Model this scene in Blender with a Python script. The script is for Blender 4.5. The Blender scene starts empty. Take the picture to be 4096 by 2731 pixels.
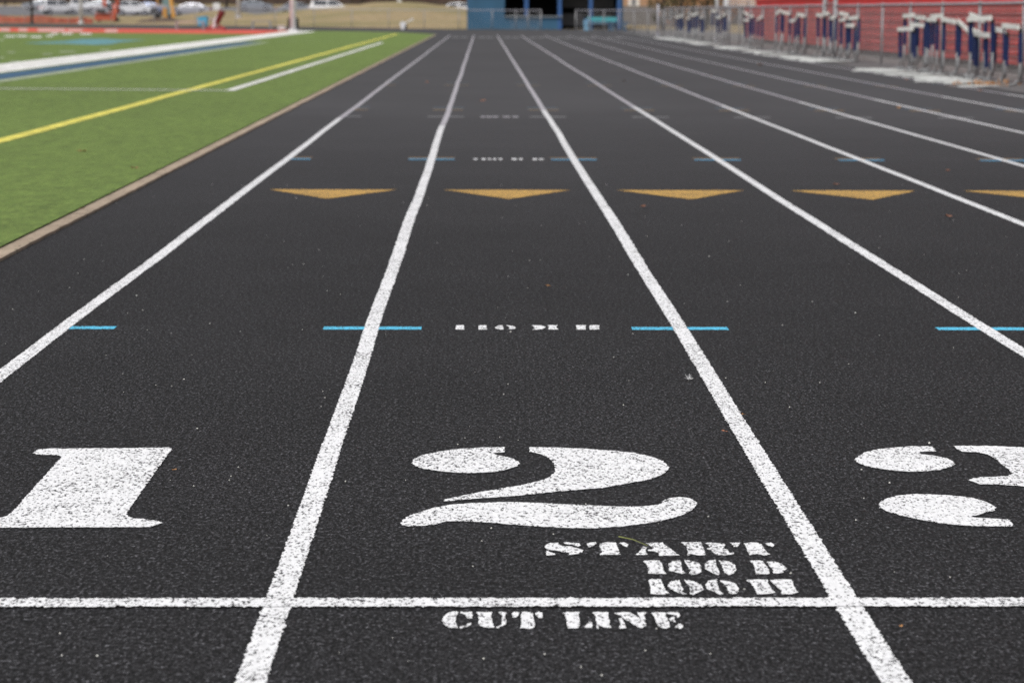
import bpy, bmesh, math, random
from mathutils import Vector, Matrix
from mathutils.geometry import tessellate_polygon
from mathutils import noise as mnoise
random.seed(7)
R = random.uniform
SC = bpy.context.scene
COL = SC.collection

# ------------------------------------------------------------------ camera
FPX = 9147.6; PIT = 0.1433012; YAW = 0.01340398; ROLL = 0.00301054; CH = 1.090240
YC = 4.14918; XA = -0.378432; LW = 1.067          # start line, line left of lane 2, lane width
_cy, _sy = math.cos(YAW), math.sin(YAW)
CF = Vector((_sy*math.cos(PIT), _cy*math.cos(PIT), -math.sin(PIT)))
_r = Vector((_cy, -_sy, 0)); _u = _r.cross(CF)
CR = _r*math.cos(ROLL) + _u*math.sin(ROLL); CU = -_r*math.sin(ROLL) + _u*math.cos(ROLL)
cd = bpy.data.cameras.new('camera'); cam = bpy.data.objects.new('camera', cd); COL.objects.link(cam)
m = Matrix.Identity(4)
for i in range(3):
    m[i][0] = CR[i]; m[i][1] = CU[i]; m[i][2] = -CF[i]
m[2][3] = CH
cam.matrix_world = m
cd.sensor_width = 36; cd.lens = FPX*36/4096; cd.clip_start = 0.05; cd.clip_end = 3000
cd.dof.use_dof = True; cd.dof.focus_distance = 5.75; cd.dof.aperture_fstop = 6.3; cd.dof.aperture_blades = 9
SC.camera = cam
# ------------------------------------------------------------------ light
w = bpy.data.worlds.new('World'); SC.world = w; w.use_nodes = True
nt = w.node_tree; nt.nodes.clear()
sky = nt.nodes.new('ShaderNodeTexSky'); sky.sky_type = 'NISHITA'; sky.sun_disc = False
SUN_EL, SUN_AZ = math.radians(52), math.radians(215)
sky.sun_elevation = SUN_EL; sky.sun_rotation = SUN_AZ; sky.dust_density = 6; sky.air_density = 1.0; sky.ozone_density = 1.0
hs = nt.nodes.new('ShaderNodeHueSaturation'); hs.inputs['Saturation'].default_value = 0.22
bg = nt.nodes.new('ShaderNodeBackground'); bg.inputs[1].default_value = 0.15
wo = nt.nodes.new('ShaderNodeOutputWorld')
nt.links.new(sky.outputs[0], hs.inputs['Color']); nt.links.new(hs.outputs[0], bg.inputs[0]); nt.links.new(bg.outputs[0], wo.inputs[0])
sl = bpy.data.lights.new('sun', 'SUN'); sl.energy = 1.2; sl.angle = math.radians(25); sl.color = (1, 0.985, 0.965)
so = bpy.data.objects.new('sun', sl); COL.objects.link(so)
sd = Vector((math.sin(SUN_AZ)*math.cos(SUN_EL), math.cos(SUN_AZ)*math.cos(SUN_EL), math.sin(SUN_EL)))
so.rotation_euler = sd.to_track_quat('Z', 'Y').to_euler(); so.location = (0, -20, 40)
SC.view_settings.view_transform = 'Standard'; SC.view_settings.look = 'None'
SC.view_settings.exposure = 0.0; SC.view_settings.gamma = 1.0
SC.render.engine = 'CYCLES'
SC.cycles.use_denoising = True; SC.cycles.denoiser = 'OPENIMAGEDENOISE'; SC.cycles.denoising_input_passes = 'RGB_ALBEDO_NORMAL'; SC.cycles.denoising_prefilter = 'NONE'; SC.cycles.use_adaptive_sampling = False; SC.cycles.max_bounces = 5; SC.cycles.sample_clamp_indirect = 3

# ------------------------------------------------------------------ helpers: pixel of the photo -> point in the world
def clampf(v, a, b): return max(a, min(b, v))
def sstep(t): t = clampf(t, 0, 1); return t*t*(3-2*t)
def H(x, y): return 0.006*clampf(-2.27-x, 0, 40)            # field crown
def ray(px, py): return CF + CR*((px-2048)/FPX) + CU*((1365.5-py)/FPX)
def atg(px, py):                                             # on the ground
    d = ray(px, py); t = -CH/d.z
    for _ in range(120): t = .5*t + .5*(H(d.x*t, d.y*t)-CH)/d.z
    return Vector((d.x*t, d.y*t, H(d.x*t, d.y*t)))
def atY(px, py, Y):
    d = ray(px, py); t = Y/d.y
    return Vector((d.x*t, Y, CH+d.z*t))

# ------------------------------------------------------------------ materials
MATS = {}
def newmat(name):
    mt = bpy.data.materials.new(name); mt.use_nodes = True; n = mt.node_tree; n.nodes.clear()
    b = n.nodes.new('ShaderNodeBsdfPrincipled'); o = n.nodes.new('ShaderNodeOutputMaterial')
    n.links.new(b.outputs[0], o.inputs[0]); MATS[name] = mt
    return mt, n, b
def pos(n):
    g = n.nodes.new('ShaderNodeNewGeometry'); return g.outputs['Position']
def noise(n, p, scale, detail=2, rough=.5, stretch=None):
    if stretch:
        mp = n.nodes.new('ShaderNodeMapping'); mp.inputs['Scale'].default_value = stretch; n.links.new(p, mp.inputs[0]); p = mp.outputs[0]
    t = n.nodes.new('ShaderNodeTexNoise'); t.inputs['Scale'].default_value = scale; t.inputs['Detail'].default_value = detail
    t.inputs['Roughness'].default_value = rough; n.links.new(p, t.inputs['Vector']); return t.outputs[0]
def voro(n, p, scale, out='Color', feat='F1', stretch=None):
    if stretch:
        mp = n.nodes.new('ShaderNodeMapping'); mp.inputs['Scale'].default_value = stretch; n.links.new(p, mp.inputs[0]); p = mp.outputs[0]
    t = n.nodes.new('ShaderNodeTexVoronoi'); t.feature = feat; t.inputs['Scale'].default_value = scale
    n.links.new(p, t.inputs['Vector']); return t.outputs[out]
def ramp(n, f, stops, interp='LINEAR'):
    r = n.nodes.new('ShaderNodeValToRGB'); r.color_ramp.interpolation = interp
    els = r.color_ramp.elements
    while len(els) < len(stops): els.new(.5)
    for e, (p_, c) in zip(els, stops):
        e.position = p_; e.color = (c, c, c, 1) if isinstance(c, (int, float)) else (*c, 1)
    n.links.new(f, r.inputs[0]); return r.outputs[0]
def mix(n, f, a, b, mode='MIX'):
    x = n.nodes.new('ShaderNodeMix'); x.data_type = 'RGBA'; x.blend_type = mode
    for s, v in ((x.inputs[0], f), (x.inputs[6], a), (x.inputs[7], b)):
        if isinstance(v, (int, float)): s.default_value = v
        elif isinstance(v, tuple): s.default_value = (*v, 1)
        else: n.links.new(v, s)
    return x.outputs[2]
def math_(n, op, a, b=None):
    x = n.nodes.new('ShaderNodeMath'); x.operation = op
    for s, v in zip(x.inputs, (a, b)):
        if v is None: continue
        if isinstance(v, (int, float)): s.default_value = v
        else: n.links.new(v, s)
    return x.outputs[0]
def bump(n, b, h, strength, dist):
    x = n.nodes.new('ShaderNodeBump'); x.inputs['Strength'].default_value = strength; x.inputs['Distance'].default_value = dist
    n.links.new(h, x.inputs['Height']); n.links.new(x.outputs[0], b.inputs['Normal'])
def simple(name, col, rough=.6, metal=0, var=.12, scale=6, spec=.4):
    mt, n, b = newmat(name)
    p = pos(n); f = noise(n, p, scale, 4)
    c = mix(n, ramp(n, f, [(.3, 0), (.7, 1)]), tuple(v*(1-var) for v in col), tuple(min(1, v*(1+var)) for v in col))
    n.links.new(c, b.inputs['Base Color']); b.inputs['Roughness'].default_value = rough; b.inputs['Metallic'].default_value = metal
    b.inputs['Specular IOR Level'].default_value = spec
    return mt

def rubber_nodes(n):
    """colour and height of the granulated rubber, shared by bare and painted areas"""
    p = pos(n)
    gran = voro(n, p, 230); sep = n.nodes.new('ShaderNodeSeparateColor'); n.links.new(gran, sep.inputs[0])
    n1 = noise(n, p, 150, 4, .7, (1, .5, 1)); n2 = noise(n, p, 72, 3, .6, (1, .5, 1)); n3 = noise(n, p, 1.3, 5, .6)
    base = ramp(n, n1, [(.41, .005), (.53, .023), (.64, .090)])
    g = ramp(n, sep.outputs[0], [(0, .45), (.8, 1.15), (1, 2.3)])
    c = mix(n, 1, base, g, 'MULTIPLY')
    c = mix(n, 1, c, ramp(n, n2, [(.34, .38), (.66, 1.6)]), 'MULTIPLY')
    c = mix(n, 1, c, ramp(n, n3, [(.25, .86), (.75, 1.14)]), 'MULTIPLY')
    c = mix(n, 1, c, (.98, .965, 1.06), 'MULTIPLY')
    # odd coloured granules
    fl = voro(n, p, 210); s2 = n.nodes.new('ShaderNodeSeparateColor'); n.links.new(fl, s2.inputs[0])
    c = mix(n, ramp(n, s2.outputs[0], [(.9955, 0), (.997, 1)], 'CONSTANT'), c, (.42, .42, .40))
    c = mix(n, ramp(n, s2.outputs[1], [(.9975, 0), (.9985, 1)], 'CONSTANT'), c, (.22, .035, .03))
    sx = n.nodes.new('ShaderNodeSeparateXYZ'); n.links.new(p, sx.inputs[0])
    lod = ramp(n, math_(n, 'DIVIDE', sx.outputs[1], 40), [(.24, 0), (.66, .93)])
    worn = ramp(n, noise(n, p, .28, 5, .6, (1, .35, 1)), [(.3, .9), (.7, 1.12)])
    far = mix(n, 1, (.053, .0520, .0562), worn, 'MULTIPLY')
    c = mix(n, 1, mix(n, lod, c, far), ramp(n, noise(n, p, .5, 4, .6), [(.3, .93), (.7, 1.07)]), 'MULTIPLY')
    h = math_(n, 'ADD', math_(n, 'MULTIPLY', n1, .7), math_(n, 'MULTIPLY', n2, .6))
    h = math_(n, 'MULTIPLY', h, math_(n, 'SUBTRACT', 1, lod))
    return p, c, h, n1, n2, (sep, lod)
def mat_rubber():
    mt, n, b = newmat('rubber')
    p, c, h, *_ = rubber_nodes(n)
    n.links.new(c, b.inputs['Base Color']); b.inputs['Roughness'].default_value = .85; b.inputs['Specular IOR Level'].default_value = .22
    bump(n, b, h, 1.0, .010); return mt
def mat_paint(name, col, wear=.5, fade=True):
    mt, n, b = newmat(name)
    p, c, h, n1, n2, (sep, lod) = rubber_nodes(n)
    n4 = noise(n, p, 140, 4, .7, (1, .5, 1)); big = noise(n, p, 3.5, 5, .65)
    f = math_(n, 'ADD', n4, math_(n, 'MULTIPLY', math_(n, 'SUBTRACT', big, .5), .20))
    f = math_(n, 'ADD', f, math_(n, 'MULTIPLY', math_(n, 'SUBTRACT', sep.outputs[1], .5), .10))
    mask = ramp(n, f, [(.40+.04*(wear-.5)*4, 0), (.455+.04*(wear-.5)*4, 1)])
    if fade: mask = mix(n, lod, mask, ramp(n, big, [(.3, .60), (.7, .80)]))
    vary = ramp(n, n2, [(.25, .82), (.7, 1.03)])
    pc = mix(n, 1, col, vary, 'MULTIPLY')
    n.links.new(mix(n, mask, c, pc), b.inputs['Base Color']); b.inputs['Roughness'].default_value = .75; b.inputs['Specular IOR Level'].default_value = .3
    bump(n, b, h, .5, .004); return mt
mat_rubber()
mat_paint('paint_white', (.80, .80, .815), .5); mat_paint('paint_blue', (.10, .50, .74), .45)
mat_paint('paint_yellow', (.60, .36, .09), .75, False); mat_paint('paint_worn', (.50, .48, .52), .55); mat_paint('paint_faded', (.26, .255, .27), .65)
mat_paint('paint_tan', (.33, .21, .10), .75); mat_paint('paint_dull_blue', (.09, .15, .21), .75); mat_paint('paint_mid_blue', (.07, .33, .56), .3, False)

def mat_turf(name, tint, lo, hi):
    mt, n, b = newmat(name); p = pos(n)
    a = noise(n, p, 35, 4, .7, (1, .35, 1)); c2 = noise(n, p, 9, 5, .7, (1, .5, 1)); big = noise(n, p, .35, 4, .55, (1, .5, 1))
    c = mix(n, ramp(n, a, [(.3, 0), (.7, 1)]), lo, hi)
    c = mix(n, 1, c, ramp(n, c2, [(.3, .66), (.7, 1.3)]), 'MULTIPLY')
    c = mix(n, 1, c, ramp(n, big, [(.3, .91), (.7, 1.09)]), 'MULTIPLY')
    fib = noise(n, p, 160, 2, .7, (1, .5, 1))
    sx = n.nodes.new('ShaderNodeSeparateXYZ'); n.links.new(p, sx.inputs[0])
    near = ramp(n, math_(n, 'DIVIDE', sx.outputs[1], 60), [(.2, .6), (.6, 0)])
    c = mix(n, math_(n, 'MULTIPLY', ramp(n, fib, [(.60, 0), (.72, 1)]), near), c, tuple(min(1, v*1.9) for v in hi))  # fibre highlights painted into the colour, fading out along the field
    n.links.new(c, b.inputs['Base Color']); b.inputs['Roughness'].default_value = .65; b.inputs['Specular IOR Level'].default_value = .25
    bump(n, b, math_(n, 'ADD', a, fib), .7, .02); return mt
mat_turf('turf', None, (.085, .145, .026), (.185, .255, .060))
mat_turf('turf_white', None, (.66, .65, .62), (.82, .81, .79)); mat_turf('turf_yellow', None, (.62, .56, .08), (.80, .72, .18))
mat_turf('turf_blue', None, (.035, .09, .165), (.055, .13, .22)); mat_turf('turf_red', None, (.55, .055, .04), (.70, .12, .09))
mat_turf('turf_light_blue', None, (.09, .24, .27), (.15, .33, .36)); mat_turf('turf_faded_white', None, (.30, .36, .22), (.42, .46, .34))
mat_turf('turf_pink', None, (.62, .30, .28), (.74, .42, .40))

def mat_ground():
    mt, n, b = newmat('dormant_grass'); p = pos(n)
    a = noise(n, p, 1.4, 6, .65); c2 = noise(n, p, .12, 4, .6); f = noise(n, p, 18, 4, .7)
    c = mix(n, ramp(n, a, [(.3, 0), (.7, 1)]), (.25, .19, .105), (.42, .33, .20))
    c = mix(n, ramp(n, c2, [(.45, 0), (.65, .7)]), c, (.20, .19, .085))
    c = mix(n, 1, c, ramp(n, f, [(.3, .75), (.7, 1.2)]), 'MULTIPLY')
    n.links.new(c, b.inputs['Base Color']); b.inputs['Roughness'].default_value = .95; b.inputs['Specular IOR Level'].default_value = .1
    bump(n, b, f, .8, .05)
mat_ground()
def mat_litter():
    mt, n, b = newmat('leaf_litter'); p = pos(n)
    a = noise(n, p, .8, 6, .7); f = voro(n, p, 6)
    c = mix(n, ramp(n, a, [(.3, 0), (.7, 1)]), (.035, .026, .022), (.10, .07, .052))
    c = mix(n, .35, c, mix(n, 1, c, f, 'MULTIPLY')); n.links.new(c, b.inputs['Base Color']); b.inputs['Roughness'].default_value = 1
    b.inputs['Specular IOR Level'].default_value = .05
mat_litter()
def mat_concrete(name, lo, hi, sc=7):
    mt, n, b = newmat(name); p = pos(n)
    a = noise(n, p, sc, 6, .7); f = noise(n, p, 90, 3, .7); s = noise(n, p, 1.1, 4, .6)
    c = mix(n, ramp(n, a, [(.3, 0), (.7, 1)]), lo, hi); c = mix(n, 1, c, ramp(n, f, [(.3, .8), (.7, 1.15)]), 'MULTIPLY')
    c = mix(n, 1, c, ramp(n, s, [(.3, .82), (.7, 1.1)]), 'MULTIPLY')
    n.links.new(c, b.inputs['Base Color']); b.inputs['Roughness'].default_value = .9; b.inputs['Specular IOR Level'].default_value = .2
    bump(n, b, f, .5, .004)
mat_concrete('kerb_stone', (.30, .235, .175), (.42, .34, .26))
_k = MATS['kerb_stone'].node_tree; _b = [q for q in _k.nodes if q.type == 'BSDF_PRINCIPLED'][0]; _c = _b.inputs['Base Color'].links[0].from_socket
_p = pos(_k); _f = ramp(_k, noise(_k, _p, 22, 3, .6), [(.63, 0), (.67, 1)])
_x = _k.nodes.new('ShaderNodeSeparateXYZ'); _k.links.new(_p, _x.inputs[0])
_j = ramp(_k, math_(_k, 'FRACT', math_(_k, 'DIVIDE', _x.outputs[1], 3.05)), [(0, 1), (.006, 0)], 'CONSTANT')
_k.links.new(mix(_k, _j, mix(_k, _f, _c, (.05, .05, .04)), (.06, .05, .04)), _b.inputs['Base Color']); mat_concrete('pavement', (.10, .097, .10), (.16, .155, .155))
mat_concrete('lot_asphalt', (.13, .13, .14), (.20, .20, .21)); mat_concrete('gravel_grey', (.15, .14, .135), (.24, .225, .215), 20)
mat_concrete('pale_concrete', (.36, .31, .29), (.46, .40, .38))
simple('steel', (.25, .25, .26), .55, .2); simple('galvanised', (.34, .335, .37), .5, .2, .1, 3); simple('mesh_wire', (.22, .22, .23), .6, .2)
simple('hurdle_grey', (.19, .195, .20), .5, .2); simple('hurdle_white', (.45, .46, .45), .5); simple('hurdle_board', (.70, .70, .67), .45)
simple('navy', (.008, .020, .080), .5); simple('black_plastic', (.012, .012, .013), .6); simple('white_metal', (.62, .62, .64), .45)
simple('pole_lilac', (.55, .53, .56), .5); simple('black_metal', (.02, .02, .022), .5)
simple('bleacher_red', (.52, .075, .07), .45, 0, .18, 2); simple('bleacher_bright', (.62, .018, .025), .4, 0, .12, 1.5)  # bright copy: brightness of parts clear of the wire veil, put into colour
simple('building_blue', (.030, .098, .175), .6, 0, .12, .7); simple('post_blue', (.03, .09, .24), .5); simple('interior_dark', (.02, .02, .022), .9)
simple('interior_grey', (.16, .16, .17), .9); simple('sill', (.25, .28, .30), .5); simple('roof_grey', (.2, .2, .21), .7)
simple('turquoise', (.05, .33, .36), .5); simple('table_blue', (.03, .10, .20), .5); simple('pale_blue', (.16, .33, .48), .6)
simple('orange', (.48, .10, .05), .5); simple('machine_yellow', (.55, .28, .06), .5); simple('tan_orange', (.42, .22, .10), .6)
simple('bucket_grey', (.33, .32, .36), .5, .3); simple('glass_teal', (.16, .25, .26), .15); simple('cyan_plastic', (.08, .38, .58), .5)
simple('safety_orange', (.42, .11, .07), .7); simple('dark_red', (.11, .012, .012), .6); simple('sled_red', (.38, .06, .06), .6)
simple('car_white', (.72, .72, .75), .25, 0, .03); simple('car_silver', (.42, .42, .47), .3, .5, .03); simple('car_blue', (.18, .22, .36), .3, .3, .03)
simple('car_grey', (.30, .32, .36), .3, .4, .03); simple('glass_dark', (.05, .055, .065), .08); simple('tyre', (.02, .02, .02), .9)
simple('lamp_red', (.5, .02, .02), .3); simple('bark', (.085, .066, .055), .95, 0, .35, 3); simple('twig', (.11, .085, .075), .95, 0, .35, 3)
simple('dirt', (.10, .07, .052), 1, 0, .3, 3); simple('dry_leaf', (.30, .13, .075), .8, 0, .3, 40); simple('leaf_orange', (.36, .18, .07), .8, 0, .35, 20)
simple('green_blade', (.22, .24, .08), .7); simple('feather', (.75, .75, .76), .7); simple('grit', (.62, .61, .57), .8, 0, .25, 60)
simple('shrub_orange', (.40, .20, .085), .9, 0, .4, 2); simple('window_white', (.62, .58, .54), .5); simple('shutter_dark', (.10, .10, .09), .7)
def mat_brick():
    mt, n, b = newmat('brick_wall'); g = n.nodes.new('ShaderNodeNewGeometry')
    mp = n.nodes.new('ShaderNodeMapping'); mp.inputs['Rotation'].default_value = (math.radians(90), 0, 0); n.links.new(g.outputs['Position'], mp.inputs[0])
    br = n.nodes.new('ShaderNodeTexBrick'); br.inputs['Scale'].default_value = 4.5
    br.inputs['Color1'].default_value = (.40, .21, .12, 1); br.inputs['Color2'].default_value = (.34, .20, .105, 1); br.inputs['Mortar'].default_value = (.30, .24, .19, 1)
    n.links.new(mp.outputs[0], br.inputs[0]); n.links.new(br.outputs[0], b.inputs['Base Color']); b.inputs['Roughness'].default_value = .9
mat_brick()
M = MATS

# ------------------------------------------------------------------ mesh helpers
class MB:
    def __init__(s): s.v = []; s.f = []
    def add(s, vs, fs):
        o = len(s.v); s.v += [tuple(v) for v in vs]; s.f += [tuple(i+o for i in f) for f in fs]; return s
    def box(s, x0, x1, y0, y1, z0, z1):
        return s.add([(x0,y0,z0),(x1,y0,z0),(x1,y1,z0),(x0,y1,z0),(x0,y0,z1),(x1,y0,z1),(x1,y1,z1),(x0,y1,z1)],
                     [(0,3,2,1),(4,5,6,7),(0,1,5,4),(1,2,6,5),(2,3,7,6),(3,0,4,7)])
    def tube(s, pts, r, seg=8, r1=None, cap=True):
        pts = [Vector(p) for p in pts]; n = len(pts); vs = []; fs = []
        up = None
        for i, p in enumerate(pts):
            t = (pts[min(i+1, n-1)]-pts[max(i-1, 0)]).normalized()
            if up is None or abs(t.dot(up)) > .95: up = Vector((0, 0, 1)) if abs(t.z) < .9 else Vector((1, 0, 0))
            a = t.cross(up).normalized(); b = t.cross(a).normalized(); up = -b if False else up
            rr = r if r1 is None else r+(r1-r)*i/(n-1)
            for k in range(seg):
                th = 2*math.pi*k/seg; vs.append(p+a*math.cos(th)*rr+b*math.sin(th)*rr)
        for i in range(n-1):
            for k in range(seg):
                k2 = (k+1) % seg; fs.append((i*seg+k, i*seg+k2, (i+1)*seg+k2, (i+1)*seg+k))
        if cap: fs.append(tuple(range(seg-1, -1, -1))); fs.append(tuple((n-1)*seg+k for k in range(seg)))
        return s.add(vs, fs)
    def build(s, name, mat, parent=None, smooth=False, loc=None, bevel=0):
        me = bpy.data.meshes.new(name); me.from_pydata(s.v, [], s.f)
        bm = bmesh.new(); bm.from_mesh(me); bmesh.ops.recalc_face_normals(bm, faces=bm.faces)
        if bevel:
            bmesh.ops.remove_doubles(bm, verts=bm.verts, dist=1e-5)
            es = [e for e in bm.edges if len(e.link_faces) == 2 and e.calc_face_angle(0) > .6]
            bmesh.ops.bevel(bm, geom=es, offset=bevel, segments=2, affect='EDGES', clamp_overlap=True)
        bm.to_mesh(me); bm.free()
        me.materials.append(M[mat])
        if smooth:
            for p in me.polygons: p.use_smooth = True
        o = bpy.data.objects.new(name, me); COL.objects.link(o)
        if parent: o.parent = parent
        if loc: o.location = loc
        return o
def tag(o, label=None, cat=None, group=None, kind=None):
    if label: o['label'] = label
    if cat: o['category'] = cat
    if group: o['group'] = group
    if kind: o['kind'] = kind
    return o
def empty(name, loc=(0, 0, 0), rz=0):
    o = bpy.data.objects.new(name, None); COL.objects.link(o); o.location = loc; o.rotation_euler = (0, 0, rz); o.empty_display_size = .2; return o
def copy_tree(o, parent=None):
    c = o.copy(); COL.objects.link(c); c.parent = parent
    for ch in list(o.children): copy_tree(ch, c)
    return c
def flat(name, polys, z, mat, parent, step=None, jit=0.0, conform=False):
    """flat paint: polygons in xy, edges densified and roughened, laid z above the surface"""
    mb = MB()
    for poly in polys:
        pts = []
        n = len(poly)
        for i in range(n):
            a = Vector(poly[i][:2]); b = Vector(poly[(i+1) % n][:2]); L = (b-a).length
            k = max(1, int(L/step)) if step else 1
            for j in range(k):
                q = a.lerp(b, j/k)
                if jit: q = q + Vector((random.gauss(0, jit), random.gauss(0, jit*1.4)))
                pts.append(Vector((q.x, q.y, (H(q.x, q.y) if conform else 0)+z)))
        tris = tessellate_polygon([pts]); mb.add(pts, [tuple(t) for t in tris])
    o = mb.build(name, mat, parent)
    me = o.data
    up = sum(p.normal.z*p.area for p in me.polygons)
    bm = bmesh.new(); bm.from_mesh(me)
    for f in bm.faces:
        if f.normal.z < 0: f.normal_flip()
    bm.to_mesh(me); bm.free()
    return o

# ================================================================== TERRAIN AND GROUND
CX, CYb, RO = -38.0, 106.9, 48.8
def yout(x):                                      # far edge of the paving
    return CYb+math.sqrt(max(0, RO*RO-(x-CX)**2)) if -86 < x < -.9 else 139.6
CREST = [(-90,.5),(-40,.45),(-30,.5),(-24.6,.6),(-22.4,.98),(-21.3,1.15),(-20.2,.85),(-19,.68),(-16,1.0),(-13.9,1.22),(-10.8,1.45),(-8.8,1.78),(-7,1.82),(-5.1,1.75),(-3,1.5),(-1.2,1.25),(6,1.1),(60,1.1)]
def lut(t, x):
    for (a, va), (b, vb) in zip(t, t[1:]):
        if x <= b: return va+(vb-va)*clampf((x-a)/(b-a), 0, 1)
    return t[-1][1]
def G(x, y):
    yo = max(yout(x), 120)
    h0 = H(x, min(y, yo))
    zc = lut(CREST, x)
    if y <= yo+.5: z = h0-.08
    elif y <= 190: z = (h0-.0)+(zc-h0)*sstep((y-yo)/(190-yo))
    else:
        zl = .45+(.95*sstep((y-275)/45))
        z = zc+(zl-zc)*sstep((y-190)/40)
        if y > 330: z += (y-330)*.30
    if x > 12: z = max(z, 0)+.02*(x-12)*(1 if y > 100 else 0)
    return z
def grid(name, xs, ys, f, mat, parent=None, smooth=True):
    mb = MB(); nx = len(xs)
    vs = [(x, y, f(x, y)) for y in ys for x in xs]
    fs = [(j*nx+i, j*nx+i+1, (j+1)*nx+i+1, (j+1)*nx+i) for j in range(len(ys)-1) for i in range(nx-1)]
    return mb.add(vs, fs).build(name, mat, parent, smooth)
def fr(a, b, s):
    n = max(1, round((b-a)/s)); return [a+(b-a)*i/n for i in range(n+1)]
grd = grid('ground', fr(-400, -90, 30)[:-1]+fr(-90, 60, 1.0)+fr(60, 400, 30)[1:], fr(-200, -20, 30)[:-1]+fr(-20, 120, 5)[:-1]+fr(120, 260, 1.0)+fr(260, 340, 4)[1:]+fr(340, 700, 20)[1:], G, 'dormant_grass')
tag(grd, kind='structure')
# wooded bank behind the parking lot
bank = grid('wooded_bank', fr(-200, 120, 4), fr(322, 420, 4), lambda x, y: G(x, y)+.03+.35*abs(mnoise.noise(Vector((x*.2, y*.2, 0)))), 'leaf_litter'); tag(bank, kind='structure')
lot = grid('parking_lot', fr(-90, -12, 2), fr(248, 320, 2), lambda x, y: G(x, y)+.05, 'lot_asphalt'); tag(lot, kind='structure')

# running track: one sheet
mb = MB()
xs = fr(-86, -3, 1.0)[:-1]+fr(-3, 8.9, .35)
for x0, x1 in zip(xs, xs[1:]):
    ya = 104 if x1 <= -2.9 else -6
    c0, c1 = yout(x0), yout(x1); n = 12
    for j in range(n):
        q = []
        for x, c in ((x0, c0), (x1, c1)):
            q.append([(x, ya+(c-ya)*j/n), (x, ya+(c-ya)*(j+1)/n)])
        vs = [(*q[0][0], 0), (*q[1][0], 0), (*q[1][1], 0), (*q[0][1], 0)]
        vs = [(a, b, H(a, b)) for a, b, _ in vs]
        mb.add(vs, [(0, 1, 2, 3)])
track = mb.build('running_track', 'rubber'); tag(track, kind='structure')
# apron beyond the outer lane
ap = MB()
yy = fr(14, 124, .6)
vs = []
for y in yy:
    vs += [(7.42+.03*mnoise.noise(Vector((0, y*.8, 0))), y, .006), (9.6, y, .006)]
ap.add(vs, [(2*i, 2*i+1, 2*i+3, 2*i+2) for i in range(len(yy)-1)])
tag(ap.build('pavement', 'pavement'), kind='structure')
gv = MB(); gv.add([(8.6, 8, .012), (26, 8, .012), (26, 138, .012), (8.6, 138, .012)], [(0, 1, 2, 3)]); tag(gv.build('gravel_yard', 'gravel_grey'), kind='structure')

# ---- lane lines
def wob(k, y): return .013*mnoise.noise(Vector((k*7.3, y*.16, 1)))+.006*mnoise.noise(Vector((k*3.3, y*.55, 5)))+(.012 if k == 0 and y > 21.5 else 0)*sstep((y-21.5)/3)
def lane_line(k):
    x = XA+LW*k; y = -2.0; L = []; Rr = []
    while y < 104.2:
        hw = .0255+(.0 if y < 10 else .002)
        j = .0016 if y < 14 else 0
        L.append((x-hw+wob(k, y)+random.gauss(0, j), y, .0022)); Rr.append((x+hw+wob(k, y)+random.gauss(0, j), y, .0022))
        y += .008 if y < 9 else (.05 if y < 20 else .5)
    n = len(L); mb = MB(); mb.add(L+Rr, [(i, n+i, n+i+1, i+1) for i in range(n-1)])
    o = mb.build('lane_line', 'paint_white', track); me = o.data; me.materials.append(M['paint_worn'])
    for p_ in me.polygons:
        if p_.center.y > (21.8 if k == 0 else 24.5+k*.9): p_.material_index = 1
    return o
for k in range(-1, 8): lane_line(k)
def cross(y, x0, x1, hw, mat, z, name, label=None, jit=.0022, step=.006):
    n = max(2, int((x1-x0)/step)); A = []; B = []
    for i in range(n+1):
        x = x0+(x1-x0)*i/n; d = .003*mnoise.noise(Vector((x*2, y, 3)))
        A.append((x, y-hw+d+random.gauss(0, jit), z)); B.append((x, y+hw+d+random.gauss(0, jit), z))
    mb = MB(); mb.add(A+B, [(i, i+1, n+1+i+1, n+1+i) for i in range(n)])
    o = mb.build(name, mat, track)
    if label: o['label'] = label
    return o
cross(YC-.008, XA-LW*1.0-.03, XA+LW*7+.03, .031, 'paint_white', .0036, 'cut_line', 'white start and cut line painted straight across the lanes', .003)
cross(YC+100, XA-LW, XA+LW*7, .03, 'paint_worn', .0036, 'finish_line', None, .001, .05)
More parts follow.
